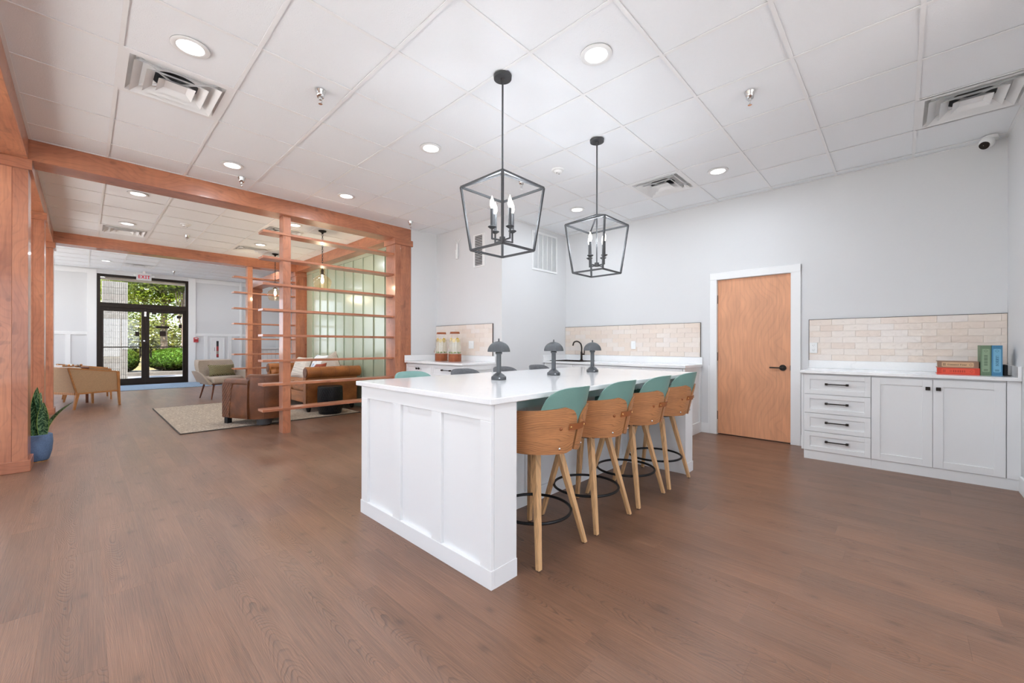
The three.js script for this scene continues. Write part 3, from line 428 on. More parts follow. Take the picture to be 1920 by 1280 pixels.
// lantern pendants over the island
function lantern(x, z, label) {
  const o = thing('lantern_pendant', label, 'pendant light', [x, CE, z], 0, 'open cage lantern pendants over the island'), A = 0.205, B = 0.156, y1 = 2.268 - CE, y0 = 1.828 - CE, ya = 2.363 - CE, w = 0.0135;
  part('ceiling_canopy', [cyl(0.062, 0.064, 0.022, 0, -0.022, 0, 36), cyl(0.010, 0.014, 0.03, 0, -0.052, 0, 16)], M.iron, o);
  part('stem', cyl(0.0065, 0.0065, -ya - 0.02, 0, ya, 0, 12), M.iron, o);
  const c = [[-1, -1], [1, -1], [1, 1], [-1, 1]];
  for (let k = 0; k < 4; k++) { const [a, b] = c[k], [d, e] = c[(k + 1) % 4]; part('top_rail', bar([a * A, y1, b * A], [d * A, y1, e * A], w), M.iron, o); part('bottom_rail', bar([a * B, y0, b * B], [d * B, y0, e * B], w), M.iron, o); part('corner_bar', bar([a * A, y1, b * A], [a * B, y0, b * B], w), M.iron, o); part('roof_bar', bar([a * A, y1, b * A], [0, ya, 0], 0.011), M.iron, o); }
  part('hub_rod', cyl(0.006, 0.006, ya - (1.90 - CE), 0, 1.90 - CE, 0, 10), M.iron, o); part('hub', cyl(0.021, 0.021, 0.034, 0, 1.888 - CE, 0, 20), M.iron, o);
  for (let k = 0; k < 4; k++) {
    const t = k * Math.PI / 2 + 0.16, dx = Math.cos(t) * 0.088, dz = Math.sin(t) * 0.088, yb = 1.898 - CE;
    const arm = part('candle_arm', [bar([0, yb, 0], [dx, yb, dz], 0.009), bar([dx, yb - 0.0045, dz], [dx, yb + 0.075, dz], 0.009)], M.iron, o);
    part('drip_dish', lathe([[0.0, 0.066], [0.012, 0.067], [0.029, 0.079], [0.028, 0.083], [0.0, 0.080]], 24).translate(dx, yb, dz), M.iron, arm);
    part('candle_sleeve', cyl(0.0115, 0.0115, 0.125, dx, yb + 0.08, dz, 16), M.iron, arm);
    part('bulb', lathe([[0.0, 0.205], [0.007, 0.206], [0.0155, 0.232], [0.013, 0.258], [0.006, 0.278], [0.0, 0.296]], 18).translate(dx, yb, dz), M.flame, arm);
    const l = new THREE.PointLight(LAMPC, CANDLE); l.castShadow = true; l.shadow.radius = 1.5; l.position.set(dx, yb + 0.24, dz); o.add(l);
  }
  return o;
}
lantern(2.02, -2.02, 'dark iron cage lantern pendant over the island half away from the sink'); lantern(3.245, -2.02, 'dark iron cage lantern pendant over the island half nearer the sink');
// glass pendants in the lounge
function glassPendant(x, z, label) {
  const o = thing('glass_pendant', label, 'pendant light', [x, CE, z], 0, 'clear glass pendants in the lounge');
  part('ceiling_canopy', lathe([[0, -0.05], [0.012, -0.05], [0.02, -0.03], [0.06, -0.012], [0.062, 0], [0, 0]], 28), M.black, o);
  const link = (y, r) => new THREE.TorusGeometry(0.013, 0.0035, 6, 14).scale(0.8, 1.5, 1).rotateY(r).translate(0, y, 0); const n = 17; for (let k = 0; k < n; k++) part('chain_link', link(-0.068 - k * 0.0312, (k & 1) * Math.PI / 2), M.black, o);
  part('glass_shade', lathe([[0.040, -0.61], [0.043, -0.64], [0.040, -0.70], [0.045, -0.735], [0.09, -0.76], [0.135, -0.80], [0.145, -0.845], [0.125, -0.92], [0.10, -0.965], [0.098, -0.966]], 40), M.amberGlass, o);
  part('socket', [cyl(0.018, 0.02, 0.08, 0, -0.72, 0, 18), cyl(0.041, 0.041, 0.012, 0, -0.615, 0, 24), cyl(0.006, 0.006, 0.04, 0, -0.64, 0)], M.black, o);
  part('collar', cyl(0.036, 0.034, 0.016, 0, -0.728, 0, 24), M.black, o);
  part('bulb', lathe([[0, -0.87], [0.014, -0.865], [0.027, -0.83], [0.022, -0.79], [0.012, -0.755], [0.012, -0.725], [0, -0.725]], 22), M.flame, o);
  const l = new THREE.PointLight(0xfff2dc, GLOBE); l.castShadow = true; l.position.set(0, -0.81, 0); o.add(l); return o;
}
glassPendant(2.722, -6.94, 'clear bell glass pendant on a black chain behind the island-side shelf divider'); glassPendant(2.736, -9.41, 'clear bell glass pendant on a black chain near the entry-side shelf divider');

// ---------------------------------------------------------------- island
{
  const o = thing('kitchen_island', 'white panelled kitchen island with open knee space on both sides', 'island', [0, 0, 0]);
  const end = (x0, x1, face) => {                            // end wall with three framed panels on its outer face
    const s = face; const xo = s < 0 ? x0 : x1, e = part('end_wall', bx(x0 + (s < 0 ? 0.018 : 0), x1 - (s > 0 ? 0.018 : 0), 0, 0.884, -2.72, -1.41), M.cab, o);
    const X0 = s < 0 ? xo : xo - 0.02, X1 = s < 0 ? xo + 0.02 : xo;
    for (const [z0, z1] of [[-2.722, -2.637], [-2.306, -2.215], [-1.893, -1.803], [-1.487, -1.408]]) part('stile', bx(X0, X1, 0.09, 0.80, z0, z1, 0.002), M.cab, e);
    part('top_rail', bx(X0, X1, 0.80, 0.884, -2.722, -1.408, 0.002), M.cab, e); part('base_rail', bx(s < 0 ? X0 - 0.003 : X0 - 0.001, s < 0 ? X1 + 0.001 : X1 + 0.003, 0, 0.09, -2.728, -1.403, 0.001), M.cab, e);
    for (const z of [-1.409, -2.722]) part('edge_board', bx(x0 + (s < 0 ? 0.02 : -0.001), x1 + (s > 0 ? -0.02 : 0.001), 0.09, 0.884, z - 0.003, z + 0.003), M.cab, e), part('edge_base', bx(x0 + (s < 0 ? 0.021 : -0.003), x1 + (s > 0 ? -0.021 : 0.003), 0, 0.09, z - 0.006, z + 0.006), M.cab, e);
  };
  end(1.335, 1.509, -1); end(3.752, 3.926, 1);
  const core = part('core_wall', bx(1.509, 3.752, 0, 0.884, -2.155, -1.985), M.cab, o);
  for (const z of [-1.982, -2.158]) { part('base_rail', bx(1.509, 3.752, 0, 0.10, z - 0.012, z + 0.012), M.cab, core); part('top_rail', bx(1.509, 3.752, 0.79, 0.884, z - 0.01, z + 0.01), M.cab, core); for (const x of [1.56, 2.26, 3.0, 3.70]) part('stile', bx(x - 0.045, x + 0.045, 0.10, 0.79, z - 0.01, z + 0.01), M.cab, core); }
  part('apron', [bx(1.509, 3.752, 0.80, 0.884, -1.60, -1.58), bx(1.509, 3.752, 0.80, 0.884, -2.56, -2.54)], M.cab, o);
  const top = tag(mesh('island_countertop', uvm(bx(1.308, 3.955, 0.884, 0.914, -2.752, -1.382, 0.003), 'x', 0.2, 0.1, 0.6), M.quartz), 'white veined quartz slab covering the whole island', 'countertop');
}
// bar stools
function stool(name, label, fabric, at, turn, group) {
  const o = thing(name, label, 'stool', at, turn, group), D = Math.PI / 180;
  const ell = (y) => { const t = clamp((y - 0.58) / 0.37); return [mix(0.222, 0.262, t), mix(0.232, 0.300, t), mix(0.028, 0.046, t)]; };
  const at3 = (th, y, off) => { const [a, b, c] = ell(y); return [(a + off) * Math.sin(th), y, (b + off) * Math.cos(th) + c]; };
  // two bent veneer halves that meet at the back in a rounded V
  for (const s of [1, -1]) {
    const thIn = (y) => { const q = clamp((y - 0.735) / 0.105); return 2.2 * D + (1 - Math.sqrt(1 - q * q)) * 0.36; }, thOut = (y) => { const q = clamp((y - 0.70) / 0.125), q2 = clamp((0.64 - y) / 0.05); return 104 * D - (1 - Math.sqrt(1 - q * q)) * 0.42 - (1 - Math.sqrt(1 - q2 * q2)) * 0.15; };
    const f = (off) => (u, v) => { const uu = s > 0 ? u : 1 - u, th0 = mix(2, 104, uu) * D, yt = mix(0.842, 0.815, uu), yb = 0.588 + 0.012 * sstep(0.12, 0, uu), y = mix(yb, yt, v), th = mix(thIn(y), thOut(y), uu); return at3(s * th, y, off); };
    const g = slab(f(0.013), f(0.002), 30, 14), uv = g.attributes.uv; for (let i = 0; i < uv.count; i++) uv.setXY(i, uv.getX(i) * 0.46 + (s > 0 ? 0.5 : 0), uv.getY(i) * 0.45 + 0.1);
    const h = part('wood_shell', g, M.veneer, o);
    for (const [th, y, r, m] of [[24, 0.618, 0.007, M.chrome], [26, 0.728, 0.009, M.strap], [92, 0.63, 0.006, M.chrome]]) { const p = at3(s * th * D, y, 0.0155); part('bolt', new THREE.SphereGeometry(r, 12, 8).scale(1, 1, 0.6).rotateY(s * th * D).translate(...p), m, h); }
  }
  // upholstered inner back
  const top = (th) => { const q = th / (51 * D); return 0.805 + 0.14 * Math.pow(Math.max(0, 1 - Math.pow(Math.abs(q), 3.6)), 0.5); };
  const back = (off) => (u, v) => { const w = (u * 2 - 1), th = 112 * D * (0.55 * w + 0.45 * Math.sign(w) * Math.pow(Math.abs(w), 2)), yt = top(th), y = mix(0.603, yt, v), pin = 1 - 0.75 * Math.pow(v, 14); return at3(th, y, off > -0.01 ? off : mix(-0.004, off, pin)); };
  part('back_cushion', slab(back(0.0), back(-0.045), 72, 22), fabric, o);
  part('seat_cushion', lathe([[0, 0.59], [0.19, 0.59], [0.203, 0.61], [0.20, 0.645], [0.17, 0.662], [0, 0.668]], 40).scale(1, 1, 1.06).translate(0, 0, 0.01), fabric, o);
  part('seat_plate', [cyl(0.16, 0.16, 0.028, 0, 0.562, 0, 28)], M.black, o);
  for (const sx of [-1, 1]) for (const sz of [-1, 1]) { const l = part('leg', uvm(taper([sx * 0.098, 0.574, sz * 0.10], [sx * 0.21, 0.006, sz * 0.215], 0.046, 0.030, 0.026, 0.022), 'y', sx, sz, 1.4), M.ash, o); part('glide', cyl(0.009, 0.009, 0.007, sx * 0.21, 0, sz * 0.215, 12), M.black, l); }
  part('foot_ring', new THREE.TorusGeometry(0.218, 0.0085, 10, 56).rotateX(Math.PI / 2).translate(0, 0.207, 0), M.black, o);
  const st = (off) => (u, v) => { const th = (u * 2 - 1) * 15 * D, y = 0.717 + 0.034 * v; return at3(th, y, off + 0.006 * Math.cos((u * 2 - 1) * 1.5)); };
  const sp = part('leather_strap', slab(st(0.0185), st(0.0145), 16, 2), M.strap, o);
  for (const s of [-1, 1]) part('stud', new THREE.SphereGeometry(0.006, 10, 8).translate(...at3(s * 13 * D, 0.734, 0.02)), M.brass, sp);
  return o;
}
const SX = [1.83, 2.38, 2.936, 3.466];
const st0 = stool('bar_stool', 'sage leather bar stool with wood shell at the island end away from the wooden door', M.green, [SX[0], 0, -1.565], 0, 'sage leather bar stools along the near side of the island');
const SL = ['sage bar stool, second along from the island end away from the door', 'sage bar stool, third along from the island end away from the door', 'sage leather bar stool with wood shell, last in the row by the wooden door'];
for (let k = 1; k < 4; k++) copyOf(st0, [SX[k], 0, -1.565], 0, SL[k - 1]);
copyOf(st0, [1.88, 0, -2.66], Math.PI, 'sage leather bar stool across the island, only its rounded back showing above the slab').userData.group = 'bar stools across the island';
const sg = stool('bar_stool', 'grey fabric bar stool across the island before the drinks counter', M.greyFab, [2.44, 0, -2.66], Math.PI, 'bar stools across the island');
copyOf(sg, [2.965, 0, -2.66], Math.PI, 'grey fabric bar stool across the island behind the table lamp nearest the panelled end'); copyOf(sg, [3.51, 0, -2.66], Math.PI, 'grey fabric bar stool across the island behind the middle table lamp');
// mushroom table lamps
function tableLamp(x, z, label) {
  const o = thing('table_lamp', label, 'lamp', [x, 0.914, z], 0, 'mushroom table lamps on the island');
  part('lamp_base', lathe([[0, 0], [0.053, 0], [0.055, 0.004], [0.055, 0.02], [0.05, 0.026], [0.042, 0.029], [0.040, 0.037], [0.03, 0.041], [0.024, 0.05], [0, 0.05]], 44), M.lampIron, o);
  part('lamp_column', lathe([[0.017, 0.045], [0.0178, 0.05], [0.0178, 0.182], [0.022, 0.186], [0.0255, 0.19], [0.0255, 0.198], [0.021, 0.204], [0, 0.204]], 28), M.lampIron, o);
  const n = 48, fl2 = (off) => (u, v) => { const a = u * Math.PI * 2, t = mix(0.06, Math.PI / 2, v), k = 1 + 0.016 * Math.cos(a * n) * sstep(0.15, 0.6, v), r = (0.081 - off) * Math.sin(t) * k; return [r * Math.cos(a), 0.203 + (0.077 - off) * Math.cos(t), r * Math.sin(a)]; };
  part('lamp_shade', slab((u, v) => fl2(0)(1 - u, v), (u, v) => fl2(0.003)(1 - u, v), n * 6, 14), M.lampIron, o);
  part('finial', lathe([[0, 0.276], [0.007, 0.277], [0.0055, 0.286], [0.0058, 0.291], [0.007, 0.294], [0.0045, 0.299], [0, 0.3]], 16), M.lampIron, o);
  part('touch_switch', cyl(0.006, 0.006, 0.006, -0.035, 0.012, 0.043, 12), M.chrome, o); return o;
}
tableLamp(2.085, -2.12, 'black fluted mushroom table lamp standing nearest the panelled island end'); tableLamp(2.722, -2.11, 'black fluted mushroom table lamp in the middle of the three'); tableLamp(3.308, -2.105, 'black fluted mushroom table lamp standing beside the faucet side of the island');

// ---------------------------------------------------------------- cabinets, counters, backsplashes
// a shaker front on a cabinet that faces -x: outer size z0..z1 by y0..y1, front plane at x
function shaker(parent, name, x, y0, y1, z0, z1, rail = 0.062) {
  const f = part(name, bx(x + 0.010, x + 0.02, y0, y1, z0, z1), M.cab, parent), g = 0.001;
  part('front_stile', bx(x, x + 0.012, y0, y1, z0, z0 + rail, g), M.cab, f); part('front_stile', bx(x, x + 0.012, y0, y1, z1 - rail, z1, g), M.cab, f);
  part('front_rail', bx(x, x + 0.012, y0, y0 + rail, z0 + rail, z1 - rail, g), M.cab, f); part('front_rail', bx(x, x + 0.012, y1 - rail, y1, z0 + rail, z1 - rail, g), M.cab, f); return f;
}
const knob = (f, x, y, z) => { part('knob', [bx(x - 0.024, x - 0.012, y - 0.015, y + 0.015, z - 0.015, z + 0.015, 0.002), bx(x - 0.013, x + 0.001, y - 0.007, y + 0.007, z - 0.007, z + 0.007)], M.bronze, f); };
const pull = (f, x, y, z, l = 0.19) => { part('pull', [bx(x - 0.030, x - 0.021, y - 0.005, y + 0.005, z - l / 2, z + l / 2, 0.001), bx(x - 0.034, x, y - 0.010, y + 0.010, z - l / 2 - 0.01, z - l / 2 + 0.012, 0.002), bx(x - 0.034, x, y - 0.010, y + 0.010, z + l / 2 - 0.012, z + l / 2 + 0.01, 0.002)], M.bronze, f); };
const CX = 5.165;
{ // right-hand run below the books
  const a = thing('drawer_cabinet', 'white base cabinet with four drawers and black bar pulls by the wooden door', 'cabinet', [0, 0, 0]);
  part('carcass', bx(CX + 0.021, 5.758, 0.09, 0.882, -0.735, -0.203), M.cab, a); part('toe_kick', bx(CX + 0.012, 5.758, 0, 0.09, -0.728, -0.203), M.cab, a); part('end_panel', bx(CX + 0.015, 5.758, 0.09, 0.882, -0.75, -0.735), M.cab, a);
  const ys = [0.09, 0.286, 0.476, 0.67, 0.868]; for (let k = 0; k < 4; k++) { const d = shaker(a, 'drawer_front', CX, ys[k] + 0.002, ys[k + 1] - 0.002, -0.722, -0.205, 0.045); pull(d, CX + 0.008, (ys[k] + ys[k + 1]) / 2 + 0.008, -0.46, 0.165); }
  const b = thing('door_cabinet', 'white base cabinet with two shaker doors and square black knobs under the books', 'cabinet', [0, 0, 0]);
  part('carcass', bx(CX + 0.021, 5.758, 0.09, 0.882, -0.202, 0.625), M.cab, b); part('toe_kick', bx(CX + 0.012, 5.758, 0, 0.09, -0.202, 0.70), M.cab, b); part('filler_panel', bx(CX + 0.004, CX + 0.03, 0.09, 0.882, 0.626, 0.699), M.cab, b);
  const d1 = shaker(b, 'cabinet_door', CX, 0.092, 0.866, -0.2005, 0.2045), d2 = shaker(b, 'cabinet_door', CX, 0.092, 0.866, 0.2075, 0.6195); knob(d1, CX, 0.787, 0.175); knob(d2, CX, 0.787, 0.240);
  const c = thing('countertop', 'white quartz counter with low upstand under the stacked books', 'countertop', [0, 0, 0]);
  part('slab', uvm(bx(5.138, 5.759, 0.882, 0.912, -0.762, 0.699, 0.003), 'z', 0.4, 0, 0.6), M.quartz, c); part('upstand', uvm(bx(5.738, 5.759, 0.912, 1.0, -0.762, 0.678, 0.002), 'z', 0, 0.4, 0.6), M.quartz, c); part('side_upstand', uvm(bx(5.138, 5.759, 0.912, 1.0, 0.678, 0.699, 0.002), 'x', 0, 0.4, 0.6), M.quartz, c);
}
{ // sink run in the alcove
  const a = thing('sink_cabinet', 'white base cabinet run under the sink in the alcove', 'cabinet', [0, 0, 0]);
  part('carcass', [bx(CX + 0.021, 5.758, 0.09, 0.72, -4.203, -1.97), bx(CX + 0.021, 5.758, 0.72, 0.882, -3.55, -1.97), bx(CX + 0.021, 5.235, 0.72, 0.882, -4.203, -3.55)], M.cab, a); part('toe_kick', bx(CX + 0.06, 5.758, 0, 0.09, -4.203, -1.97), M.cab, a);
  const e = part('end_panel', bx(CX, 5.758, 0, 0.882, -1.97, -1.958), M.cab, a); for (const [x0, x1, y0, y1] of [[CX, CX + 0.07, 0.0, 0.882], [5.69, 5.758, 0, 0.882], [CX + 0.07, 5.69, 0, 0.14], [CX + 0.07, 5.69, 0.80, 0.882]]) part('panel_frame', bx(x0, x1, y0, y1, -1.958, -1.945, 0.001), M.cab, e);
  const zs = [-4.2, -3.64, -3.08, -2.52, -1.975]; for (let k = 0; k < 4; k++) { const d = shaker(a, 'cabinet_door', CX, 0.092, 0.68, zs[k] + 0.0015, zs[k + 1] - 0.0015); knob(d, CX, 0.62, k % 2 ? zs[k] + 0.05 : zs[k + 1] - 0.05); const w = shaker(a, 'drawer_front', CX, 0.683, 0.868, zs[k] + 0.0015, zs[k + 1] - 0.0015, 0.045); pull(w, CX + 0.008, 0.79, (zs[k] + zs[k + 1]) / 2); }
  const c = thing('countertop', 'white quartz counter with low upstand holding the black sink', 'countertop', [0, 0, 0]), S0 = -4.12, S1 = -3.58, Q0 = 5.26, Q1 = 5.62;
  part('slab', [bx(5.138, Q0, 0.882, 0.912, -4.203, -1.93), bx(Q1, 5.759, 0.882, 0.912, -4.203, -1.93), bx(Q0, Q1, 0.882, 0.912, -4.203, S0), bx(Q0, Q1, 0.882, 0.912, S1, -1.93)].map((g) => uvm(g, 'z', 0.1, 0.2, 0.6)), M.quartz, c);
  part('upstand', uvm(bx(5.738, 5.759, 0.912, 1.005, -4.18, -1.93, 0.002), 'z', 0, 0.2, 0.6), M.quartz, c); part('side_upstand', uvm(bx(5.138, 5.738, 0.912, 1.005, -4.203, -4.18, 0.002), 'x', 0, 0.2, 0.6), M.quartz, c);
  const s = thing('kitchen_sink', 'black drop-in sink set in the alcove counter', 'sink', [0, 0, 0]); part('rim', [bx(Q0 - 0.02, Q1 + 0.05, 0.912, 0.919, S0 - 0.02, S0 + 0.015), bx(Q0 - 0.02, Q1 + 0.05, 0.912, 0.919, S1 - 0.015, S1 + 0.02), bx(Q0 - 0.02, Q0 + 0.015, 0.912, 0.919, S0 + 0.015, S1 - 0.015), bx(Q1 - 0.015, Q1 + 0.05, 0.912, 0.919, S0 + 0.015, S1 - 0.015)], M.bronze, s);
  part('basin', [bx(Q0 + 0.004, Q1 - 0.004, 0.74, 0.75, S0 + 0.004, S1 - 0.004), bx(Q0 + 0.004, Q0 + 0.012, 0.75, 0.912, S0 + 0.004, S1 - 0.004), bx(Q1 - 0.012, Q1 - 0.004, 0.75, 0.912, S0 + 0.004, S1 - 0.004), bx(Q0 + 0.012, Q1 - 0.012, 0.75, 0.912, S0 + 0.004, S0 + 0.012), bx(Q0 + 0.012, Q1 - 0.012, 0.75, 0.912, S1 - 0.012, S1 - 0.004)], M.bronze, s);
  const f = thing('faucet', 'dark bronze gooseneck faucet behind the black sink', 'faucet', [5.645, 0.919, -3.80]);
  part('faucet_body', [cyl(0.026, 0.024, 0.012, 0, 0, 0, 20), cyl(0.017, 0.016, 0.13, 0, 0.01, 0, 20)], M.bronze, f); part('spout', tube([[0, 0.12, 0], [0, 0.22, 0], [-0.01, 0.275, -0.015], [-0.05, 0.31, -0.05], [-0.09, 0.295, -0.085], [-0.105, 0.24, -0.1]], 0.0115, 40, 12), M.bronze, f); part('handle', [new THREE.CylinderGeometry(0.013, 0.013, 0.05, 16).rotateX(Math.PI / 2).translate(0, 0.1, 0.03), bar([0, 0.1, 0.05], [0, 0.19, 0.06], 0.012)], M.bronze, f);
}
{ // drinks cabinet against the return wall
  const DX = 3.585, z0 = -5.775, z1 = -4.36, a = thing('drinks_cabinet', 'white base cabinet under the two drink dispensers', 'cabinet', [0, 0, 0]);
  part('carcass', bx(DX + 0.021, 4.193, 0.09, 0.882, z0, z1), M.cab, a); part('toe_kick', bx(DX + 0.06, 4.193, 0, 0.09, z0, z1), M.cab, a);
  const e = part('end_panel', bx(DX, 4.193, 0, 0.882, z1, z1 + 0.012), M.cab, a); for (const [x0, x1, y0, y1] of [[DX, DX + 0.07, 0, 0.882], [4.12, 4.193, 0, 0.882], [DX + 0.07, 4.12, 0, 0.14], [DX + 0.07, 4.12, 0.81, 0.882]]) part('panel_frame', bx(x0, x1, y0, y1, z1 + 0.012, z1 + 0.024, 0.001), M.cab, e);
  const zs = [z0, -5.08, z1]; const d0 = shaker(a, 'drawer_front', DX, 0.70, 0.868, zs[0] + 0.002, zs[1] - 0.0015, 0.04), d1 = shaker(a, 'drawer_front', DX, 0.70, 0.868, zs[1] + 0.0015, zs[2] - 0.002, 0.04); knob(d0, DX, 0.80, -5.46); knob(d0, DX, 0.80, -5.40); pull(d1, DX + 0.008, 0.80, -4.72);
  for (let k = 0; k < 4; k++) { const q0 = mix(z0, z1, k / 4), q1 = mix(z0, z1, (k + 1) / 4), d = shaker(a, 'cabinet_door', DX, 0.092, 0.697, q0 + 0.0015, q1 - 0.0015); knob(d, DX, 0.63, k % 2 ? q0 + 0.05 : q1 - 0.05); }
  const c = thing('countertop', 'white quartz counter with low upstand under the two drink dispensers', 'countertop', [0, 0, 0]);
  part('slab', uvm(bx(DX - 0.03, 4.194, 0.882, 0.912, -5.78, z1 + 0.035, 0.003), 'z', 0.7, 0, 0.6), M.quartz, c); part('upstand', uvm(bx(4.173, 4.194, 0.912, 1.0, -5.76, z1 + 0.035, 0.002), 'z', 0.7, 0, 0.6), M.quartz, c); part('side_upstand', uvm(bx(DX - 0.03, 4.173, 0.912, 1.0, -5.78, -5.76, 0.002), 'x', 0.7, 0, 0.6), M.quartz, c);
}
// tiled splashbacks facing -x, each tile its own piece
const tileMats = [0xeadccf, 0xe8d9cc, 0xebdfd4, 0xe6d5c7, 0xeadfd6, 0xe9d8c9].map((c) => phy({ color: c, roughness: 0.22, clearcoat: 0.35, clearcoatRoughness: 0.1, bumpMap: zelligeBump, bumpScale: 0.0035 }));
function splash(x, y0, y1, z0, z1, label, seed, open) {
  const o = thing('tile_splashback', label, 'backsplash', [0, 0, 0], 0, 'cream tile splashbacks'), r = rng(seed), L = 0.203, n = 7, H = (y1 - y0) / n, cache = new Map();
  part('grout_bed', bx(x + 0.003, x + 0.012, y0, y1, z0, z1), M.grout, o);
  for (let j = 0; j < n; j++) { const off = (j & 1) * 0.5 + (r() - 0.5) * 0.06; for (let k = -1; k < 14; k++) { const a = Math.max(z0, z0 + (k + off) * L) + 0.0007, b = Math.min(z1, z0 + (k + 1 + off) * L) - 0.0007; if (b - a < 0.012) continue; const key = (b - a).toFixed(3); if (!cache.has(key)) cache.set(key, uvm(chamfer(0.008, H - 0.0014, b - a, 0.0008), 'z', seed, r() * 3, 5)); const t = part('tile', cache.get(key), tileMats[fl(r() * 6)], o); t.position.set(x + 0.002 + (r() - 0.5) * 0.0012, y0 + H * (j + 0.5), (a + b) / 2); t.rotation.z = (r() - 0.5) * 0.012; t.rotation.y = (r() - 0.5) * 0.008; } }
  part('metal_edge', [bx(x - 0.003, x + 0.012, y1, y1 + 0.004, z0 - 0.004, z1 + 0.004), ...(open < 0 ? [bx(x - 0.003, x + 0.012, y0, y1, z0 - 0.004, z0)] : [bx(x - 0.003, x + 0.012, y0, y1, z1, z1 + 0.004)])], M.bronze, o);
}
splash(5.747, 1.0, 1.46, -0.76, 0.697, 'cream handmade tile splashback behind the stacked books', 31, -1); splash(5.747, 1.008, 1.472, -4.2, -1.96, 'cream handmade tile splashback behind the faucet', 32, 1); splash(4.182, 1.002, 1.485, -5.79, -4.385, 'cream handmade tile splashback behind the drink dispensers', 33, 1);
// outlets and switches: face toward -x
function plate(name, label, x, y, z, kind, w = 0.072) {
  const o = thing(name, label, kind === 'outlet' ? 'outlet' : 'switch', [x, y, z], 0); part('cover_plate', bx(-0.006, 0.001, -0.06, 0.06, -w / 2, w / 2, 0.002), M.plastic, o);
  if (kind === 'outlet') for (const s of [-1, 1]) { const f = part('socket_face', bx(-0.009, -0.005, s * 0.026 - 0.017, s * 0.026 + 0.017, -0.016, 0.016, 0.002), M.plastic, o); for (const [dz, h] of [[-0.006, 0.008], [0.006, 0.006]]) part('slot', bx(-0.0095, -0.0085, s * 0.026 - h / 2 + 0.003, s * 0.026 + h / 2 + 0.003, dz - 0.0012, dz + 0.0012), M.dark, f); part('ground_hole', bx(-0.0095, -0.0085, s * 0.026 - 0.011, s * 0.026 - 0.007, -0.002, 0.002), M.dark, f); }
  else for (const c of w > 0.1 ? [-0.023, 0.023] : [0]) part('rocker', bx(-0.010, -0.005, -0.033, 0.033, c - 0.016, c + 0.016, 0.002), M.plastic, o);
}
plate('wall_outlet', 'white double outlet on the tiles beside the wooden door', 5.742, 1.14, -0.72, 'outlet'); plate('wall_switch', 'white single switch on the tiles beside the faucet', 5.742, 1.17, -2.93, 'switch'); plate('wall_switch', 'white double switch on the tiles beside the drink dispensers', 4.177, 1.17, -4.86, 'switch', 0.118); plate('wall_outlet', 'white outlet low on the green panelled wall', 3.621, 0.78, -6.32, 'outlet');
// wall grilles
{
  const o = thing('return_grille', 'large white return air grille with vertical bays high on the alcove wall', 'air vent', [5.18, 2.67, ZC + 0.002]), w = 0.32, h = 0.31;
  part('frame', [bx(-w, w, h - 0.03, h, -0.001, 0.012), bx(-w, w, -h, -h + 0.03, -0.001, 0.012), bx(-w, -w + 0.03, -h + 0.03, h - 0.03, -0.001, 0.012), bx(w - 0.03, w, -h + 0.03, h - 0.03, -0.001, 0.012)], M.trim, o); part('backing', bx(-w + 0.03, w - 0.03, -h + 0.03, h - 0.03, -0.0015, 0.0005), M.greyLouver, o);
  for (let k = 1; k < 5; k++) { const x = mix(-w + 0.03, w - 0.03, k / 5); part('mullion', bx(x - 0.006, x + 0.006, -h + 0.03, h - 0.03, 0.0006, 0.0135), M.trim, o); } for (let k = 0; k < 32; k++) { const y = mix(-h + 0.035, h - 0.035, k / 31); part('slat', new THREE.BoxGeometry(2 * w - 0.06, 0.0015, 0.012).rotateX(0.7).translate(0, y, 0.0055), M.greyLouver, o); }
  const q = thing('wall_vent', 'tall narrow white vent with dark slats high on the return wall', 'air vent', [XB - 0.002, 2.62, -4.69]);
  part('frame', [bx(-0.012, 0.001, 0.23, 0.25, -0.13, 0.13), bx(-0.012, 0.001, -0.25, -0.23, -0.13, 0.13), bx(-0.012, 0.001, -0.23, 0.23, -0.13, -0.10), bx(-0.012, 0.001, -0.23, 0.23, 0.075, 0.13)], M.trim, q); part('dark_backing', bx(-0.001, 0.0015, -0.23, 0.23, -0.10, 0.075), M.iron, q);
  for (let k = 0; k < 18; k++) part('slat', new THREE.BoxGeometry(0.012, 0.002, 0.175).rotateZ(-0.6).translate(-0.006, mix(-0.215, 0.215, k / 17), -0.0125), M.greyLouver, q);
  const s = thing('wall_sensor', 'slim white sensor with two cables high on the return wall', 'sensor', [XB - 0.001, 2.62, -5.215]);
  part('sensor_body', [cyl(0.022, 0.022, 0.13, -0.026, -0.06, 0, 18), cyl(0.026, 0.026, 0.012, -0.026, 0.07, 0, 18), cyl(0.017, 0.017, 0.1, -0.02, 0.08, 0, 14), bx(-0.026, 0.001, 0.0, 0.05, -0.01, 0.01)], M.plastic, s); for (const k of [-1, 1]) part('cable', tube([[-0.02, 0.17, 0], [-0.012, 0.22, k * 0.03], [-0.006, 0.28, k * 0.09]], 0.004, 12, 6), M.plastic, s);
}
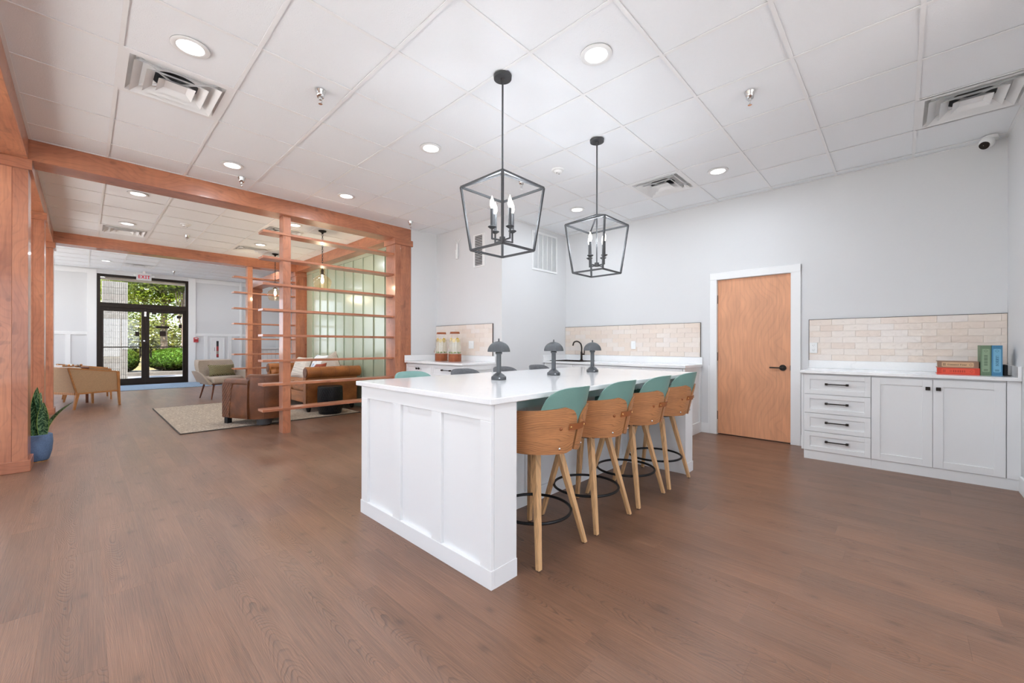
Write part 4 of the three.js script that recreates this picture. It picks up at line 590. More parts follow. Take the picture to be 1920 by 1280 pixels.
// drink dispensers
function dispenser(x, z, label) {
  const o = thing('drink_dispenser', label, 'dispenser', [x, 0.912, z], 0, 'glass drink dispensers');
  part('wooden_stand', uvm(lathe([[0.07, 0], [0.1, 0], [0.1, 0.115], [0.088, 0.115], [0.088, 0.02], [0.07, 0.02]], 40), 'y', 0.3, 0.1), M.walnutWarm, o);
  part('glass_jar', lathe([[0.0, 0.116], [0.092, 0.116], [0.095, 0.125], [0.095, 0.375], [0.078, 0.40], [0.074, 0.41], [0.074, 0.425]], 40), M.jarGlass, o);
  part('infused_water', lathe([[0.0, 0.12], [0.091, 0.12], [0.091, 0.34], [0.0, 0.34]], 36), M.water, o);
  for (let k = 0; k < 7; k++) { const a = k * 0.9, t = part('lemon_slice', new THREE.CylinderGeometry(0.028, 0.028, 0.006, 18).rotateX(1.3).rotateY(a).translate(Math.sin(a) * 0.066, 0.322 + (k % 3) * 0.008, Math.cos(a) * 0.066), M.lemon, o); }
  for (let k = 0; k < 10; k++) { const a = k * 0.63; part('mint_leaf', new THREE.SphereGeometry(0.018, 10, 6).scale(1, 0.4, 0.6).rotateY(a).translate(Math.sin(a) * 0.084, 0.132 + (k % 2) * 0.01, Math.cos(a) * 0.084), M.mint, o); }
  part('lid', [cyl(0.076, 0.076, 0.012, 0, 0.425, 0, 36), cyl(0.072, 0.072, 0.014, 0, 0.442, 0, 36), cyl(0.07, 0.07, 0.008, 0, 0.435, 0, 30)], M.walnutWarm, o);
  part('spigot', [bar([-0.09, 0.16, 0.0], [-0.135, 0.16, 0.0], 0.014), bar([-0.13, 0.168, 0], [-0.13, 0.128, 0], 0.012), bar([-0.118, 0.165, 0], [-0.118, 0.2, 0], 0.008)], M.chrome, o); return o;
}
M.walnutWarm = std({ map: mapleTex, color: 0xc39a72, roughness: 0.45 });
dispenser(3.95, -5.33, 'glass lemon water dispenser on wooden stand nearer the timber post'); dispenser(3.93, -4.96, 'glass lemon water dispenser on wooden stand beside the double switch');
// book-shaped boxes on the right-hand counter
function printed(w, h, draw) { const c = document.createElement('canvas'); c.width = w; c.height = h; const x = c.getContext('2d'); draw(x, w, h); const t = new THREE.CanvasTexture(c); t.colorSpace = THREE.SRGBColorSpace; return std({ map: t, roughness: 0.6 }); }
function spinePrint(base, panel, ink, text, font) {
  return printed(1024, 240, (x, w, h) => { x.fillStyle = base; x.fillRect(0, 0, w, h); x.strokeStyle = ink; x.lineWidth = 7; for (let k = 0; k < 6; k++) for (const s of [0, 1]) { const y = 30 + k * 36, a = s ? w - 100 : 12; x.globalAlpha = 0.7; x.beginPath(); x.moveTo(a, y); x.lineTo(a + 88, y); x.stroke(); } x.globalAlpha = 1; x.fillStyle = panel; x.beginPath(); x.roundRect(118, 34, w - 236, h - 68, 36); x.fill(); x.fillStyle = ink; if (Array.isArray(text)) { text.forEach(([a, b], k) => { x.globalAlpha = 0.75; x.fillRect(w / 2 - 190 + a, h / 2 - 40, b, 80); }); x.globalAlpha = 1; text = ''; } x.font = font; x.textAlign = 'center'; x.textBaseline = 'middle'; x.fillText(text, w / 2 - 10, h / 2 + 4); for (const q of [150, 174, 198]) x.fillRect(q, 72, 11, 96); x.lineWidth = 6; x.beginPath(); x.moveTo(w - 190, 78); x.lineTo(w - 150, 120); x.lineTo(w - 190, 162); x.lineTo(w - 230, 120); x.closePath(); x.stroke(); });
}
function book(label, L, th, depth, hex, print, at, standing, turn = 0) {        // spine toward -x; length along z when lying
  const o = thing('book_box', label, 'book', at, turn, 'book-shaped game boxes on the counter'), cov = std({ color: hex, roughness: 0.6 }), in_ = standing ? new THREE.Group() : o;
  const g = (a) => standing ? a.rotateX(-Math.PI / 2) : a;
  part('cover', [bx(0, depth, 0, 0.004, -L / 2, L / 2), bx(0, depth, th - 0.004, th, -L / 2, L / 2), bx(0, 0.004, 0.004, th - 0.004, -L / 2, L / 2)].map(g), cov, o);
  part('pages', g(bx(0.004, depth - 0.006, 0.004, th - 0.004, -L / 2 + 0.005, L / 2 - 0.005)), M.cream, o);
  const s = new THREE.PlaneGeometry(L, th).rotateY(-Math.PI / 2).translate(-0.0006, th / 2, 0); part('spine_print', g(s), print, o); return o;
}
book('red book-shaped box lying at the bottom of the stack', 0.258, 0.058, 0.19, 0xd94a37, spinePrint('#d8452f', '#e5563c', '#a93322', [[0, 12], [26, 12], [70, 30], [116, 30], [164, 12], [190, 28], [236, 30], [286, 30], [336, 26]], '600 76px serif'), [5.345, 0.912, 0.368], false);
book('tan book-shaped box lying on top of the red one', 0.250, 0.058, 0.19, 0x9c7c66, spinePrint('#9c7a63', '#cfa883', '#3a2a20', 'Connect Four', '700 70px serif'), [5.350, 0.970, 0.366], false);
book('green book-shaped box standing between the stack and the blue one', 0.258, 0.060, 0.19, 0x6f8568, spinePrint('#6f8669', '#8fa486', '#4c5f4a', [[20, 34], [74, 14], [108, 34], [164, 14], [198, 34], [250, 30], [300, 14], [330, 34]], '600 76px serif'), [5.350, 1.041, 0.561], true);
book('blue book-shaped box standing last in the row', 0.258, 0.060, 0.19, 0x4a86aa, spinePrint('#4b86a8', '#79b2cc', '#24506e', 'SORRY!', '700 92px serif'), [5.345, 1.041, 0.623], true);
tag(mesh('bookend', [bx(5.36, 5.50, 0.912, 1.006, 0.631, 0.654, 0.002), bx(5.36, 5.50, 0.912, 0.916, 0.654, 0.672)], M.dark), 'small black bookend holding up the blue book-shaped box', 'bookend');

// ---------------------------------------------------------------- lounge
{ const g = uvm(bx(0.86, 3.28, 0, 0.012, -9.78, -6.74, 0.004), 'x', 0, 0, 1.6); const o = thing('jute_rug', 'large cream braided jute rug under the lounge seating', 'rug'); part('rug_field', g, M.rug, o); part('rug_binding', [bx(0.851, 0.862, 0, 0.013, -9.79, -6.73), bx(3.278, 3.289, 0, 0.013, -9.79, -6.73), bx(0.862, 3.278, 0, 0.013, -9.79, -9.775), bx(0.862, 3.278, 0, 0.013, -6.745, -6.73)], std({ color: 0x4d463f, roughness: 1 }), o); }
{ // tufted brown sofa, its back to the green wall, facing -x; local x = along the sofa (z), local z = forward
  const o = thing('leather_sofa', 'tan tufted leather sofa with rolled arms against the green wall', 'sofa', [3.06, 0.012, -8.32], -Math.PI / 2), L = 1.06, W = 0.47;
  part('base_frame', rbx(2 * L - 0.10, 0.20, 0.86, 0.02, 0, 0.24, 0), M.tanLeather, o);
  for (const s of [-1, 0, 1]) part('seat_cushion', rbx(0.575, 0.17, 0.66, 0.05, s * 0.58, 0.42, 0.12, 4), M.tanLeather, o);
  const tuft = (x, y) => { const a = x / 0.15, b = y / 0.13, r = fl(b), q = a - (r & 1) * 0.5; let d = 9; for (const dr of [0, 1]) for (const dq of [0, 1]) { const rr = r + dr, qa = fl(a - (rr & 1) * 0.5) + dq + (rr & 1) * 0.5; d = Math.min(d, Math.hypot((a - qa) * 0.15, (b - rr) * 0.13)); } return 0.034 * sstep(0, 0.085, d); };
  // rolled back with tufting on its inner side
  const roll = (len, ty) => (u, v) => { const x = (u - 0.5) * len, t = v; let y, z; if (t < 0.55) { y = mix(0.36, 0.66, t / 0.55); z = -0.055 * (t / 0.55); } else { const a = (t - 0.55) / 0.45 * Math.PI * 1.25; y = 0.66 + 0.085 * Math.sin(a) + 0.01; z = -0.055 - 0.085 * (1 - Math.cos(a)); } const k = t < 0.72 ? tuft(x, y) * sstep(0.72, 0.5, t) : 0; return [x, y, z + k + 0.0]; };
  part('tufted_back', surf(roll(2 * L - 0.2), 90, 44).translate(0, 0, -0.20), M.tanLeather, o); part('back_panel', rbx(2 * L - 0.1, 0.55, 0.10, 0.03, 0, 0.40, -0.40), M.tanLeather, o); part('back_roll', new THREE.CylinderGeometry(0.088, 0.088, 2 * L - 0.06, 28).rotateZ(Math.PI / 2).translate(0, 0.675, -0.345), M.tanLeather, o);
  for (const s of [-1, 1]) {
    const a = part('arm', rbx(0.11, 0.52, 0.88, 0.02, s * (L - 0.07), 0.38, 0.02), M.tanLeather, o);
    part('arm_roll', new THREE.CylinderGeometry(0.098, 0.098, 0.94, 32).rotateX(Math.PI / 2).translate(s * (L - 0.045), 0.675, 0.0), M.tanLeather, a);
    part('arm_scroll', new THREE.CylinderGeometry(0.084, 0.084, 0.02, 32).rotateX(Math.PI / 2).translate(s * (L - 0.045), 0.675, 0.475), M.brownLeather, a); part('arm_front', rbx(0.13, 0.52, 0.02, 0.008, s * (L - 0.075), 0.37, 0.468), M.tanLeather, a);
    for (const k of [-0.25, 0.0, 0.25]) part('seam', new THREE.TorusGeometry(0.0985, 0.002, 6, 36).translate(s * (L - 0.045), 0.675, k), M.brownLeather, a);
    part('tufted_arm', surf((u, v) => { const z = (u - 0.5) * 0.78, y = mix(0.46, 0.70, v); return [-s * 0.03 - s * tuft(z, y) + s * (L - 0.12), y, z + 0.06]; }, 50, 30), M.tanLeather, a);
    for (const z of [-0.36, 0.40]) part('bun_foot', lathe([[0, 0], [0.025, 0], [0.04, 0.05], [0.045, 0.12], [0.035, 0.15], [0, 0.15]], 20).translate(s * (L - 0.1), 0, z), M.black, o);
  }
}
function cushion(name, label, w, h, t, mat, at, rot, group) { const o = mesh(name, pillow(w, h, t), mat); o.position.set(...at); o.rotation.order = 'YXZ'; o.rotation.set(...rot); return tag(o, label, 'cushion', group); }
cushion('throw_pillow', 'large cream striped pillow leaning on the sofa back', 0.56, 0.46, 0.18, M.cream, [3.02, 0.70, -8.72], [-0.35, -Math.PI / 2 + 0.15, 0], 'pillows on the leather sofa');
cushion('throw_pillow', 'white and pale blue printed pillow on the sofa', 0.52, 0.50, 0.17, M.bluePrint, [3.10, 0.735, -8.10], [-0.35, -Math.PI / 2, 0.0], 'pillows on the leather sofa');
cushion('throw_pillow', 'pointed linen pillow standing on its corner beside the sofa arm', 0.40, 0.40, 0.15, M.linen, [3.12, 0.79, -7.56], [-0.25, -Math.PI / 2 + 0.3, 0.6], 'pillows on the leather sofa');
cushion('throw_pillow', 'small rust coloured pillow between the printed and the pointed pillow', 0.36, 0.30, 0.13, M.rust, [2.98, 0.68, -7.72], [-0.3, -Math.PI / 2 + 0.1, 0.1], 'pillows on the leather sofa');
{ // black drum side table
  const o = thing('drum_table', 'black hammered metal drum side table beside the sofa arm', 'side table', [2.87, 0.012, -6.98]);
  part('drum', lathe([[0, 0], [0.165, 0], [0.175, 0.01], [0.19, 0.10], [0.198, 0.2], [0.198, 0.34], [0.192, 0.44], [0.19, 0.452], [0.185, 0.458], [0, 0.458]], 56), std({ color: 0x1c1d1f, roughness: 0.34, metalness: 0.5, bumpMap: rep(tex(256, 256, (u, v) => { const x = (u * 16) % 1, y = (v * 14 + (fl(u * 16) & 1) * 0.5) % 1; return clamp(1 - Math.hypot(x - 0.5, y - 0.5) * 1.6); }, false), 4, 1), bumpScale: 0.006 }), o);
  for (const y of [0.06, 0.43]) part('band', new THREE.TorusGeometry(y < 0.1 ? 0.184 : 0.194, 0.004, 6, 56).rotateX(Math.PI / 2).translate(0, y, 0), M.black, o);
}
{ // brown leather barrel chair, back toward the kitchen
  const o = thing('barrel_chair', 'dark brown leather barrel chair with quilted arm, back to the kitchen', 'armchair', [1.87, 0.012, -6.97], 0.40), R = 0.285, A = 0.40, Z1 = 0.11;
  const ring = (off, a, top) => (u, v) => { const t = mix(-a, a, u), r = R + off * (1 - 0.3 * Math.pow(v, 8)), k = 1 + 0.05 * Math.sin(v * Math.PI); return [r * k * Math.sin(t), mix(0.085, top, v), 0.06 + r * k * Math.cos(t)]; };
  part('barrel_back', slab(ring(0.025, 1.62, 0.68), ring(-0.10, 1.62, 0.68), 60, 22), M.brownLeather, o);
  part('top_roll', tube(Array.from({ length: 25 }, (_, k) => { const t = mix(-1.62, 1.62, k / 24); return [(R - 0.035) * Math.sin(t), 0.675, 0.06 + (R - 0.035) * Math.cos(t)]; }), 0.05, 70, 12), M.brownLeather, o);
  for (const t of [-0.75, 0.75]) part('back_seam', tube([[(R + 0.03) * Math.sin(t), 0.09, 0.06 + (R + 0.03) * Math.cos(t)], [(R + 0.042) * Math.sin(t), 0.38, 0.06 + (R + 0.042) * Math.cos(t)], [(R + 0.02) * Math.sin(t), 0.67, 0.06 + (R + 0.02) * Math.cos(t)]], 0.005, 12, 6), M.brownLeather, o);
  const side = (s, off) => (u, v) => { const z = mix(-A, Z1, u), y = mix(0.085, 0.60, v); return [s * (0.335 + off - 0.015 * Math.pow(Math.abs(v * 2 - 1), 6)), y - 0.02 * Math.pow(1 - u, 4) * v, z]; };
  for (const s of [-1, 1]) {
    const a = part('arm', slab(side(s, 0), side(s, -0.13), 24, 16), M.brownLeather, o);
    part('arm_top', tube([[s * 0.27, 0.595, -A + 0.01], [s * 0.27, 0.602, -0.15], [s * 0.27, 0.602, Z1]], 0.062, 20, 14).scale(1, 1, 1), M.brownLeather, a);
    part('quilted_panel', surf((u, v) => { const z = mix(-A - 0.005, -A + mix(0.13, 0.20, v), u), y = mix(0.10, 0.595, v), p = 0.062, c = (z * 1.35 + y) / p, d = (z * 1.35 - y) / p, f = Math.abs(Math.sin(c * Math.PI)) * Math.abs(Math.sin(d * Math.PI)); return [s * (0.3335 + 0.008 * Math.pow(f, 0.5)), y, z]; }, 60, 90), M.brownLeather, a);
    part('arm_front', rbx(0.13, 0.52, 0.05, 0.02, s * 0.27, 0.345, -A - 0.005), M.brownLeather, a); part('arm_seam', tube([[s * 0.335, 0.09, Z1 - 0.003], [s * 0.338, 0.35, Z1 - 0.003], [s * 0.33, 0.60, Z1 - 0.003]], 0.007, 10, 6), M.brownLeather, a);
    part('foot', [bx(s * 0.29 - 0.035, s * 0.29 + 0.035, 0, 0.09, -0.385, -0.315, 0.004)], M.black, o);
  }
  part('seat_cushion', rbx(0.40, 0.2, 0.52, 0.06, 0, 0.40, -0.16), M.brownLeather, o); part('seat_base', rbx(0.42, 0.22, 0.52, 0.03, 0, 0.2, -0.14), M.brownLeather, o);
  part('foot', [cyl(0.095, 0.098, 0.088, -0.15, 0.0, 0.21, 28)], M.iron, o);
}
tag(mesh('small_book', [bx(1.70, 1.85, 0, 0.03, -0.08, 0.12)].map((g) => g.translate(0, 0.513, -7.14)), M.linen), 'small pale book lying on the barrel chair seat', 'book');
{ // beige mid-century armchair beyond the entry-side divider, facing +z
  const o = thing('beige_armchair', 'beige upholstered armchair with slim walnut legs beyond the entry-side divider', 'armchair', [2.08, 0, -10.92], 0.22);
  part('seat', rbx(0.62, 0.15, 0.66, 0.06, 0, 0.40, 0.06, 4), M.beige, o);
  part('backrest', slab((u, v) => { const a = u * 2 - 1, w = mix(0.34, 0.40, v) - 0.05 * Math.pow(v, 6) * Math.abs(a); return [a * w, 0.36 + 0.47 * v, -0.24 - 0.19 * v + 0.10 * a * a]; }, (u, v) => { const a = u * 2 - 1, w = mix(0.33, 0.37, v) - 0.05 * Math.pow(v, 6) * Math.abs(a); return [a * w, 0.36 + 0.45 * v, -0.13 - 0.17 * v + 0.10 * a * a]; }, 26, 16), M.beige, o);
  for (const s of [-1, 1]) part('arm', slab((u, v) => { const z = mix(-0.27, 0.36, u); return [s * (0.335 + 0.10 * v + 0.02 * Math.sin(u * 3)), mix(0.33 + 0.02 * Math.cos(u * 3), 0.50 + 0.09 * (1 - u) * (1 - u) + 0.07 * Math.sin(u * Math.PI), v) - 0.05 * Math.pow(u, 5) * v, z]; }, (u, v) => { const z = mix(-0.27, 0.34, u); return [s * (0.275 + 0.11 * v + 0.02 * Math.sin(u * 3)), mix(0.34, 0.49 + 0.09 * (1 - u) * (1 - u) + 0.07 * Math.sin(u * Math.PI), v) - 0.05 * Math.pow(u, 5) * v, z]; }, 20, 10), M.beige, o);
  part('seat_frame', rbx(0.58, 0.03, 0.58, 0.012, 0, 0.322, 0.05), M.walnut, o);
  for (const sx of [-1, 1]) for (const sz of [-1, 1]) part('leg', uvm(new THREE.CylinderGeometry(0.02, 0.012, 0.35, 14).applyQuaternion(new THREE.Quaternion().setFromEuler(new THREE.Euler(-sz * 0.16, 0, sx * 0.2))).translate(sx * 0.26, 0.166, sz * 0.24 + 0.04), 'y'), M.walnut, o);
}
cushion('lumbar_pillow', 'olive chevron lumbar pillow on the beige armchair', 0.52, 0.26, 0.14, M.chevron, [2.11, 0.60, -10.92], [-0.3, 0.22, 0], 'pillows on chairs');
function rattanChair(label, at, turn) {                       // facing local +x
  const o = thing('rattan_armchair', label, 'armchair', at, turn, 'cane-sided armchairs'), H0 = 0.25;
  const F = [[0.34, 0.34], [0.34, -0.34]], Bk = [[-0.36, 0.30], [-0.36, -0.30]];
  const yb = 0.745, yf = 0.640, rail = (a, b, w) => uvm(bar(a, b, w), 'x', 0.2, 0.3, 1.3);
  for (const s of [-1, 1]) {
    const f = [0.34, s * 0.345], b = [-0.30, s * 0.345], k = [-0.44, s * 0.30];
    part('leg', uvm(taper([f[0], yf, f[1]], [f[0] + 0.02, 0, f[1] + s * 0.015], 0.045, 0.045, 0.028, 0.028), 'y'), M.rattan, o); part('leg', uvm(taper([b[0] + 0.03, H0 + 0.04, b[1]], [b[0] - 0.02, 0, b[1]], 0.05, 0.045, 0.028, 0.028), 'y'), M.rattan, o);
    part('arm_rail', rail([f[0] + 0.02, yf, f[1]], [b[0] - 0.10, yb, b[1]], 0.022), M.rattan, o); part('seat_rail', rail([f[0], H0 + 0.03, f[1]], [b[0], H0 + 0.03, b[1]], 0.028), M.rattan, o); part('corner_stile', rail([b[0] + 0.02, H0 + 0.03, b[1]], [b[0] - 0.10, yb, b[1]], 0.02), M.rattan, o);
    const P = (u, v) => { const x0 = mix(f[0], b[0] + 0.02, u), x1 = mix(f[0], b[0] - 0.10, u); return [mix(x0, x1, v), mix(H0 + 0.04, mix(yf, yb, u), v), s * 0.345]; };
    const g = slab((u, v) => { const q = P(u, v); q[2] += s * 0.006; return q; }, (u, v) => { const q = P(u, v); q[2] -= s * 0.006; return q; }, 8, 6); const uv = g.attributes.uv; for (let i = 0; i < uv.count; i++) uv.setXY(i, uv.getX(i) * 3.6, uv.getY(i) * 2.4); part('cane_panel', g, M.cane, o);
  }
  { const P = (u, v, e) => [mix(-0.29, -0.41, v) - e, mix(H0 + 0.04, yb, v), (u * 2 - 1) * mix(0.33, 0.345, v)]; const g = slab((u, v) => P(u, v, 0.006), (u, v) => P(u, v, -0.006), 8, 6), uv = g.attributes.uv; for (let i = 0; i < uv.count; i++) uv.setXY(i, uv.getX(i) * 3.6, uv.getY(i) * 2.4); part('cane_back', g, M.cane, o); }
  part('back_rail', rail([-0.40, yb, -0.36], [-0.40, yb, 0.36], 0.022), M.rattan, o); part('seat_rail', rail([0.34, H0 + 0.03, -0.33], [0.34, H0 + 0.03, 0.33], 0.04), M.rattan, o); part('seat_rail', rail([-0.29, H0 + 0.03, -0.33], [-0.29, H0 + 0.03, 0.33], 0.04), M.rattan, o);
  part('seat_cushion', rbx(0.58, 0.14, 0.62, 0.05, 0.03, H0 + 0.13, 0), M.cream, o); part('back_cushion', rbx(0.16, 0.40, 0.58, 0.06, -0.22, 0.55, 0), M.cream, o); return o;
}
rattanChair('woven cane armchair standing beside the window-side posts', [-0.02, 0, -11.08], 0.52); rattanChair('woven cane armchair behind the small console table', [0.02, 0, -12.55], 0.05);
{ // low console with decor between the cane chairs
  const o = thing('side_console', 'small wooden console table behind the cane armchair by the posts', 'table', [-0.35, 0, -11.95]); part('table_top', uvm(bx(-0.42, 0.42, 0.68, 0.71, -0.2, 0.2, 0.003), 'x'), M.walnut, o); for (const sx of [-1, 1]) for (const sz of [-1, 1]) part('leg', bx(sx * 0.39 - 0.02, sx * 0.39 + 0.02, 0, 0.68, sz * 0.17 - 0.02, sz * 0.17 + 0.02), M.walnut, o);
  tag(mesh('white_tray', [bx(-0.55, -0.30, 0.71, 0.735, -12.05, -11.85, 0.004), bx(-0.55, -0.30, 0.735, 0.75, -12.05, -12.035), bx(-0.55, -0.30, 0.735, 0.75, -11.865, -11.85)], M.plastic), 'shallow white tray on the small console table', 'tray');
  const b = thing('bead_garland', 'strand of wooden beads heaped on the small console table', 'beads', [-0.13, 0.71, -11.93]); for (let k = 0; k < 16; k++) { const a = k * 0.62, r = 0.05 + 0.004 * k; part('bead', new THREE.SphereGeometry(0.018, 12, 8).translate(Math.cos(a) * r, 0.018 + (k > 9 ? 0.026 : 0), Math.sin(a) * r), k % 3 ? M.rattan : M.linen, b); }
}
{ // snake plant
  const o = thing('potted_snake_plant', 'snake plant in a blue ceramic pot at the timber post', 'plant', [-0.315, 0, -6.24]);
  part('pot', lathe([[0, 0], [0.062, 0], [0.075, 0.02], [0.094, 0.10], [0.1, 0.19], [0.095, 0.262], [0.087, 0.268], [0.083, 0.255], [0, 0.25]], 44), M.pot, o); part('soil', cyl(0.082, 0.082, 0.008, 0, 0.245, 0, 28), M.soil, o);
  const leaf = (len, w, lean, az, x, z, curl) => surf((u, v) => { const a = u * 2 - 1, ww = w * Math.pow(Math.sin(Math.PI * (0.18 + 0.82 * v)), 0.7) * (v > 0.98 ? 0.1 : 1), L = lean * v * v * len, lx = a * ww, cup = Math.abs(a) * ww * 0.35, tw = curl * v, X = lx * Math.cos(tw) - cup * Math.sin(tw), Z = lx * Math.sin(tw) + cup * Math.cos(tw) + L; return [x + X * Math.cos(az) + Z * Math.sin(az), 0.25 + len * v * (1 - 0.15 * lean * v), z - X * Math.sin(az) + Z * Math.cos(az)]; }, 8, 24);
  for (const a of [[0.50, 0.038, 0.10, 0.5, -0.03, -0.02, 0.5], [0.34, 0.042, 0.06, 0.2, 0.03, 0.02, 0.3], [0.36, 0.036, 0.62, 1.15, 0.035, 0.0, 0.3], [0.44, 0.034, 0.14, 2.6, -0.02, -0.03, -0.5], [0.30, 0.034, 0.3, -1.6, -0.03, 0.02, 0.2], [0.42, 0.032, 0.12, -0.6, 0.0, -0.01, 0.9]]) part('leaf', leaf(...a), M.snakeD ?? (M.snakeD = std({ map: snakeTex, roughness: 0.42, side: THREE.DoubleSide })), o);
  part('foot_ring', [cyl(0.066, 0.066, 0.01, 0, 0, 0, 24)], M.brass, o);
}
// ---------------------------------------------------------------- entry
tag(mesh('entry_mat', uvm(bx(0.2, 3.0, 0, 0.012, -15.8, -14.05, 0.004), 'x', 0, 0, 1), M.mat), 'blue grey entrance mat in front of the glass doors', 'mat');
{ // exit sign hung from the entry ceiling
  const o = thing('exit_sign', 'hanging exit sign with red letters and two small lamp heads', 'sign', [1.17, 3.085, -15.58]), print = printed(384, 240, (x, w, h) => { x.fillStyle = '#dfe0e2'; x.fillRect(0, 0, w, h); x.fillStyle = '#e5223f'; x.font = '700 168px sans-serif'; x.textAlign = 'center'; x.textBaseline = 'middle'; x.fillText('EXIT', w / 2, h / 2 + 8, w - 50); });
  part('sign_body', bx(-0.16, 0.16, -0.10, 0.10, -0.018, 0.018, 0.004), M.plastic, o); part('sign_face', new THREE.PlaneGeometry(0.3, 0.19).translate(0, 0, 0.0186), print, o); part('hanger', bx(-0.03, 0.03, 0.10, CE2 - 3.085, -0.01, 0.01), M.plastic, o);
  for (const s of [-1, 1]) part('lamp_head', [new THREE.CylinderGeometry(0.03, 0.024, 0.05, 18).rotateX(1.2).translate(s * 0.195, 0.02, 0.02), bx(s * 0.165 - 0.012, s * 0.165 + 0.012, -0.002, 0.016, -0.008, 0.008)], M.plastic, o);
}
{ const o = thing('fire_alarm', 'red fire alarm pull station beside the extinguisher cabinet', 'alarm', [2.405, 1.31, ZF + 0.001]); part('alarm_box', bx(-0.06, 0.06, -0.075, 0.075, 0, 0.05, 0.005), M.redPale, o); part('pull_bar', bx(-0.04, 0.04, -0.02, 0.015, 0.05, 0.064, 0.002), M.red, o); part('alarm_label', bx(-0.035, 0.035, 0.03, 0.055, 0.05, 0.052), M.plastic, o); }
{ // fire extinguisher cabinet
  const o = thing('extinguisher_cabinet', 'white recessed extinguisher cabinet with a slim window in the far wall', 'cabinet', [2.964, 1.012, ZF + 0.001]); part('cabinet_frame', [bx(-0.19, 0.19, 0.32, 0.37, 0, 0.03), bx(-0.19, 0.19, -0.37, -0.32, 0, 0.03), bx(-0.19, -0.15, -0.32, 0.32, 0, 0.03), bx(0.15, 0.19, -0.32, 0.32, 0, 0.03)], M.trim, o);
  part('cabinet_door', [bx(-0.15, -0.032, -0.32, 0.32, 0.004, 0.022), bx(0.032, 0.15, -0.32, 0.32, 0.004, 0.022), bx(-0.032, 0.032, 0.27, 0.32, 0.004, 0.022), bx(-0.032, 0.032, -0.32, -0.26, 0.004, 0.022)], M.cab, o); part('window_pane', bx(-0.032, 0.032, -0.26, 0.27, 0.016, 0.019), M.glass, o); part('cabinet_back', bx(-0.15, 0.15, -0.32, 0.32, -0.0005, 0.003), M.dark, o); part('handle', bx(-0.085, -0.075, -0.05, 0.06, 0.022, 0.032), M.chrome, o);
  const e = thing('fire_extinguisher', 'red fire extinguisher behind the slim cabinet window', 'extinguisher', [2.964, 0.76, ZF + 0.009]); part('cylinder', rbx(0.06, 0.34, 0.006, 0.0028, 0, 0.18, 0), M.red, e); part('label_band', bx(-0.031, 0.031, 0.10, 0.20, -0.003, 0.0042), M.linen, e); part('valve', bx(-0.02, 0.02, 0.35, 0.43, -0.002, 0.003), M.black, e);
}
{ // reception desk with beadboard front
  const o = thing('reception_desk', 'white beadboard reception desk with a dark end post beyond the dividers', 'desk', [3.84, 0, -14.9]); part('desk_body', bx(0.02, 1.5, 0.1, 1.02, -0.6, -0.02), M.cab, o); for (let k = 0; k < 12; k++) part('bead_board', bx(0.02 + k * 0.1233, 0.02 + (k + 1) * 0.1233 - 0.006, 0.12, 0.98, -0.02, -0.004, 0.003), M.cab, o); part('desk_top', bx(-0.03, 1.52, 1.02, 1.06, -0.62, 0.03, 0.004), M.trim, o); part('plinth', bx(0.02, 1.5, 0, 0.12, -0.58, -0.01), M.cab, o); part('end_post', bx(-0.05, 0.02, 0, 1.09, -0.6, 0.0, 0.004), M.iron, o);
}
// ---------------------------------------------------------------- outside the entrance
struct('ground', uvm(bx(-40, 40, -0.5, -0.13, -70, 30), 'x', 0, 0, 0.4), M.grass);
struct('west_bounce_paving', uvm(bx(-14, XL - 0.14, -0.129, -0.04, -16.1, 16), 'x', 0, 0, 0.5), M.bouncePaving);  // unseen pale ground added to bounce sunlight in through the west windows
struct('south_bounce_paving', uvm(bx(XL - 0.14, 10, -0.129, -0.04, 4.14, 16), 'x', 0, 0, 0.5), M.bouncePaving);  // unseen sunlight reflector like the west one, added for the south windows
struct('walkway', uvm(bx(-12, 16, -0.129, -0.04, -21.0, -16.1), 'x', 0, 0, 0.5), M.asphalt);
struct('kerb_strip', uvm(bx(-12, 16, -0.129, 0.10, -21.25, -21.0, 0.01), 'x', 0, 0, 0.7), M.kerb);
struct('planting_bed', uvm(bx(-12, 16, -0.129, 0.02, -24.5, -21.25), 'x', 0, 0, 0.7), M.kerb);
struct('entrance_canopy', uvm(bx(-1.2, 6, 3.02, 3.2, -16.5, -16.1), 'x', 0, 0, 0.5), M.soffit);
{ // ribbed block column outside: each block a ribbed piece
  const o = thing('block_column', 'pale column of ribbed concrete blocks outside the glass doors', 'column', [0.69, -0.04, -18.62]), H = 0.203, r = rng(3);
  const rib = (w) => { const s = new THREE.Shape(), n = Math.round(w / 0.045), p = w / n; s.moveTo(-w / 2, -0.15); for (let k = 0; k < n; k++) { const x = -w / 2 + k * p; s.lineTo(x, 0.156); s.lineTo(x + p * 0.06, 0.172); s.lineTo(x + p * 0.80, 0.172); s.lineTo(x + p * 0.86, 0.156); } s.lineTo(w / 2, 0.156); s.lineTo(w / 2, -0.15); s.closePath(); return uvm(new THREE.ExtrudeGeometry(s, { depth: H - 0.008, bevelEnabled: false }).rotateX(-Math.PI / 2).rotateY(Math.PI), 'x'); };
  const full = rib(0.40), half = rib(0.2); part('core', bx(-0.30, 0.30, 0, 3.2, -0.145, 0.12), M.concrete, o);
  for (let j = 0; j < 16; j++) { const set = [[full, -0.1005], [half, 0.2005]]; for (const [g, x] of set) { const b = part('block', g, M.block, o); b.position.set(x, j * H + 0.006, (r() - 0.5) * 0.004); } }
}
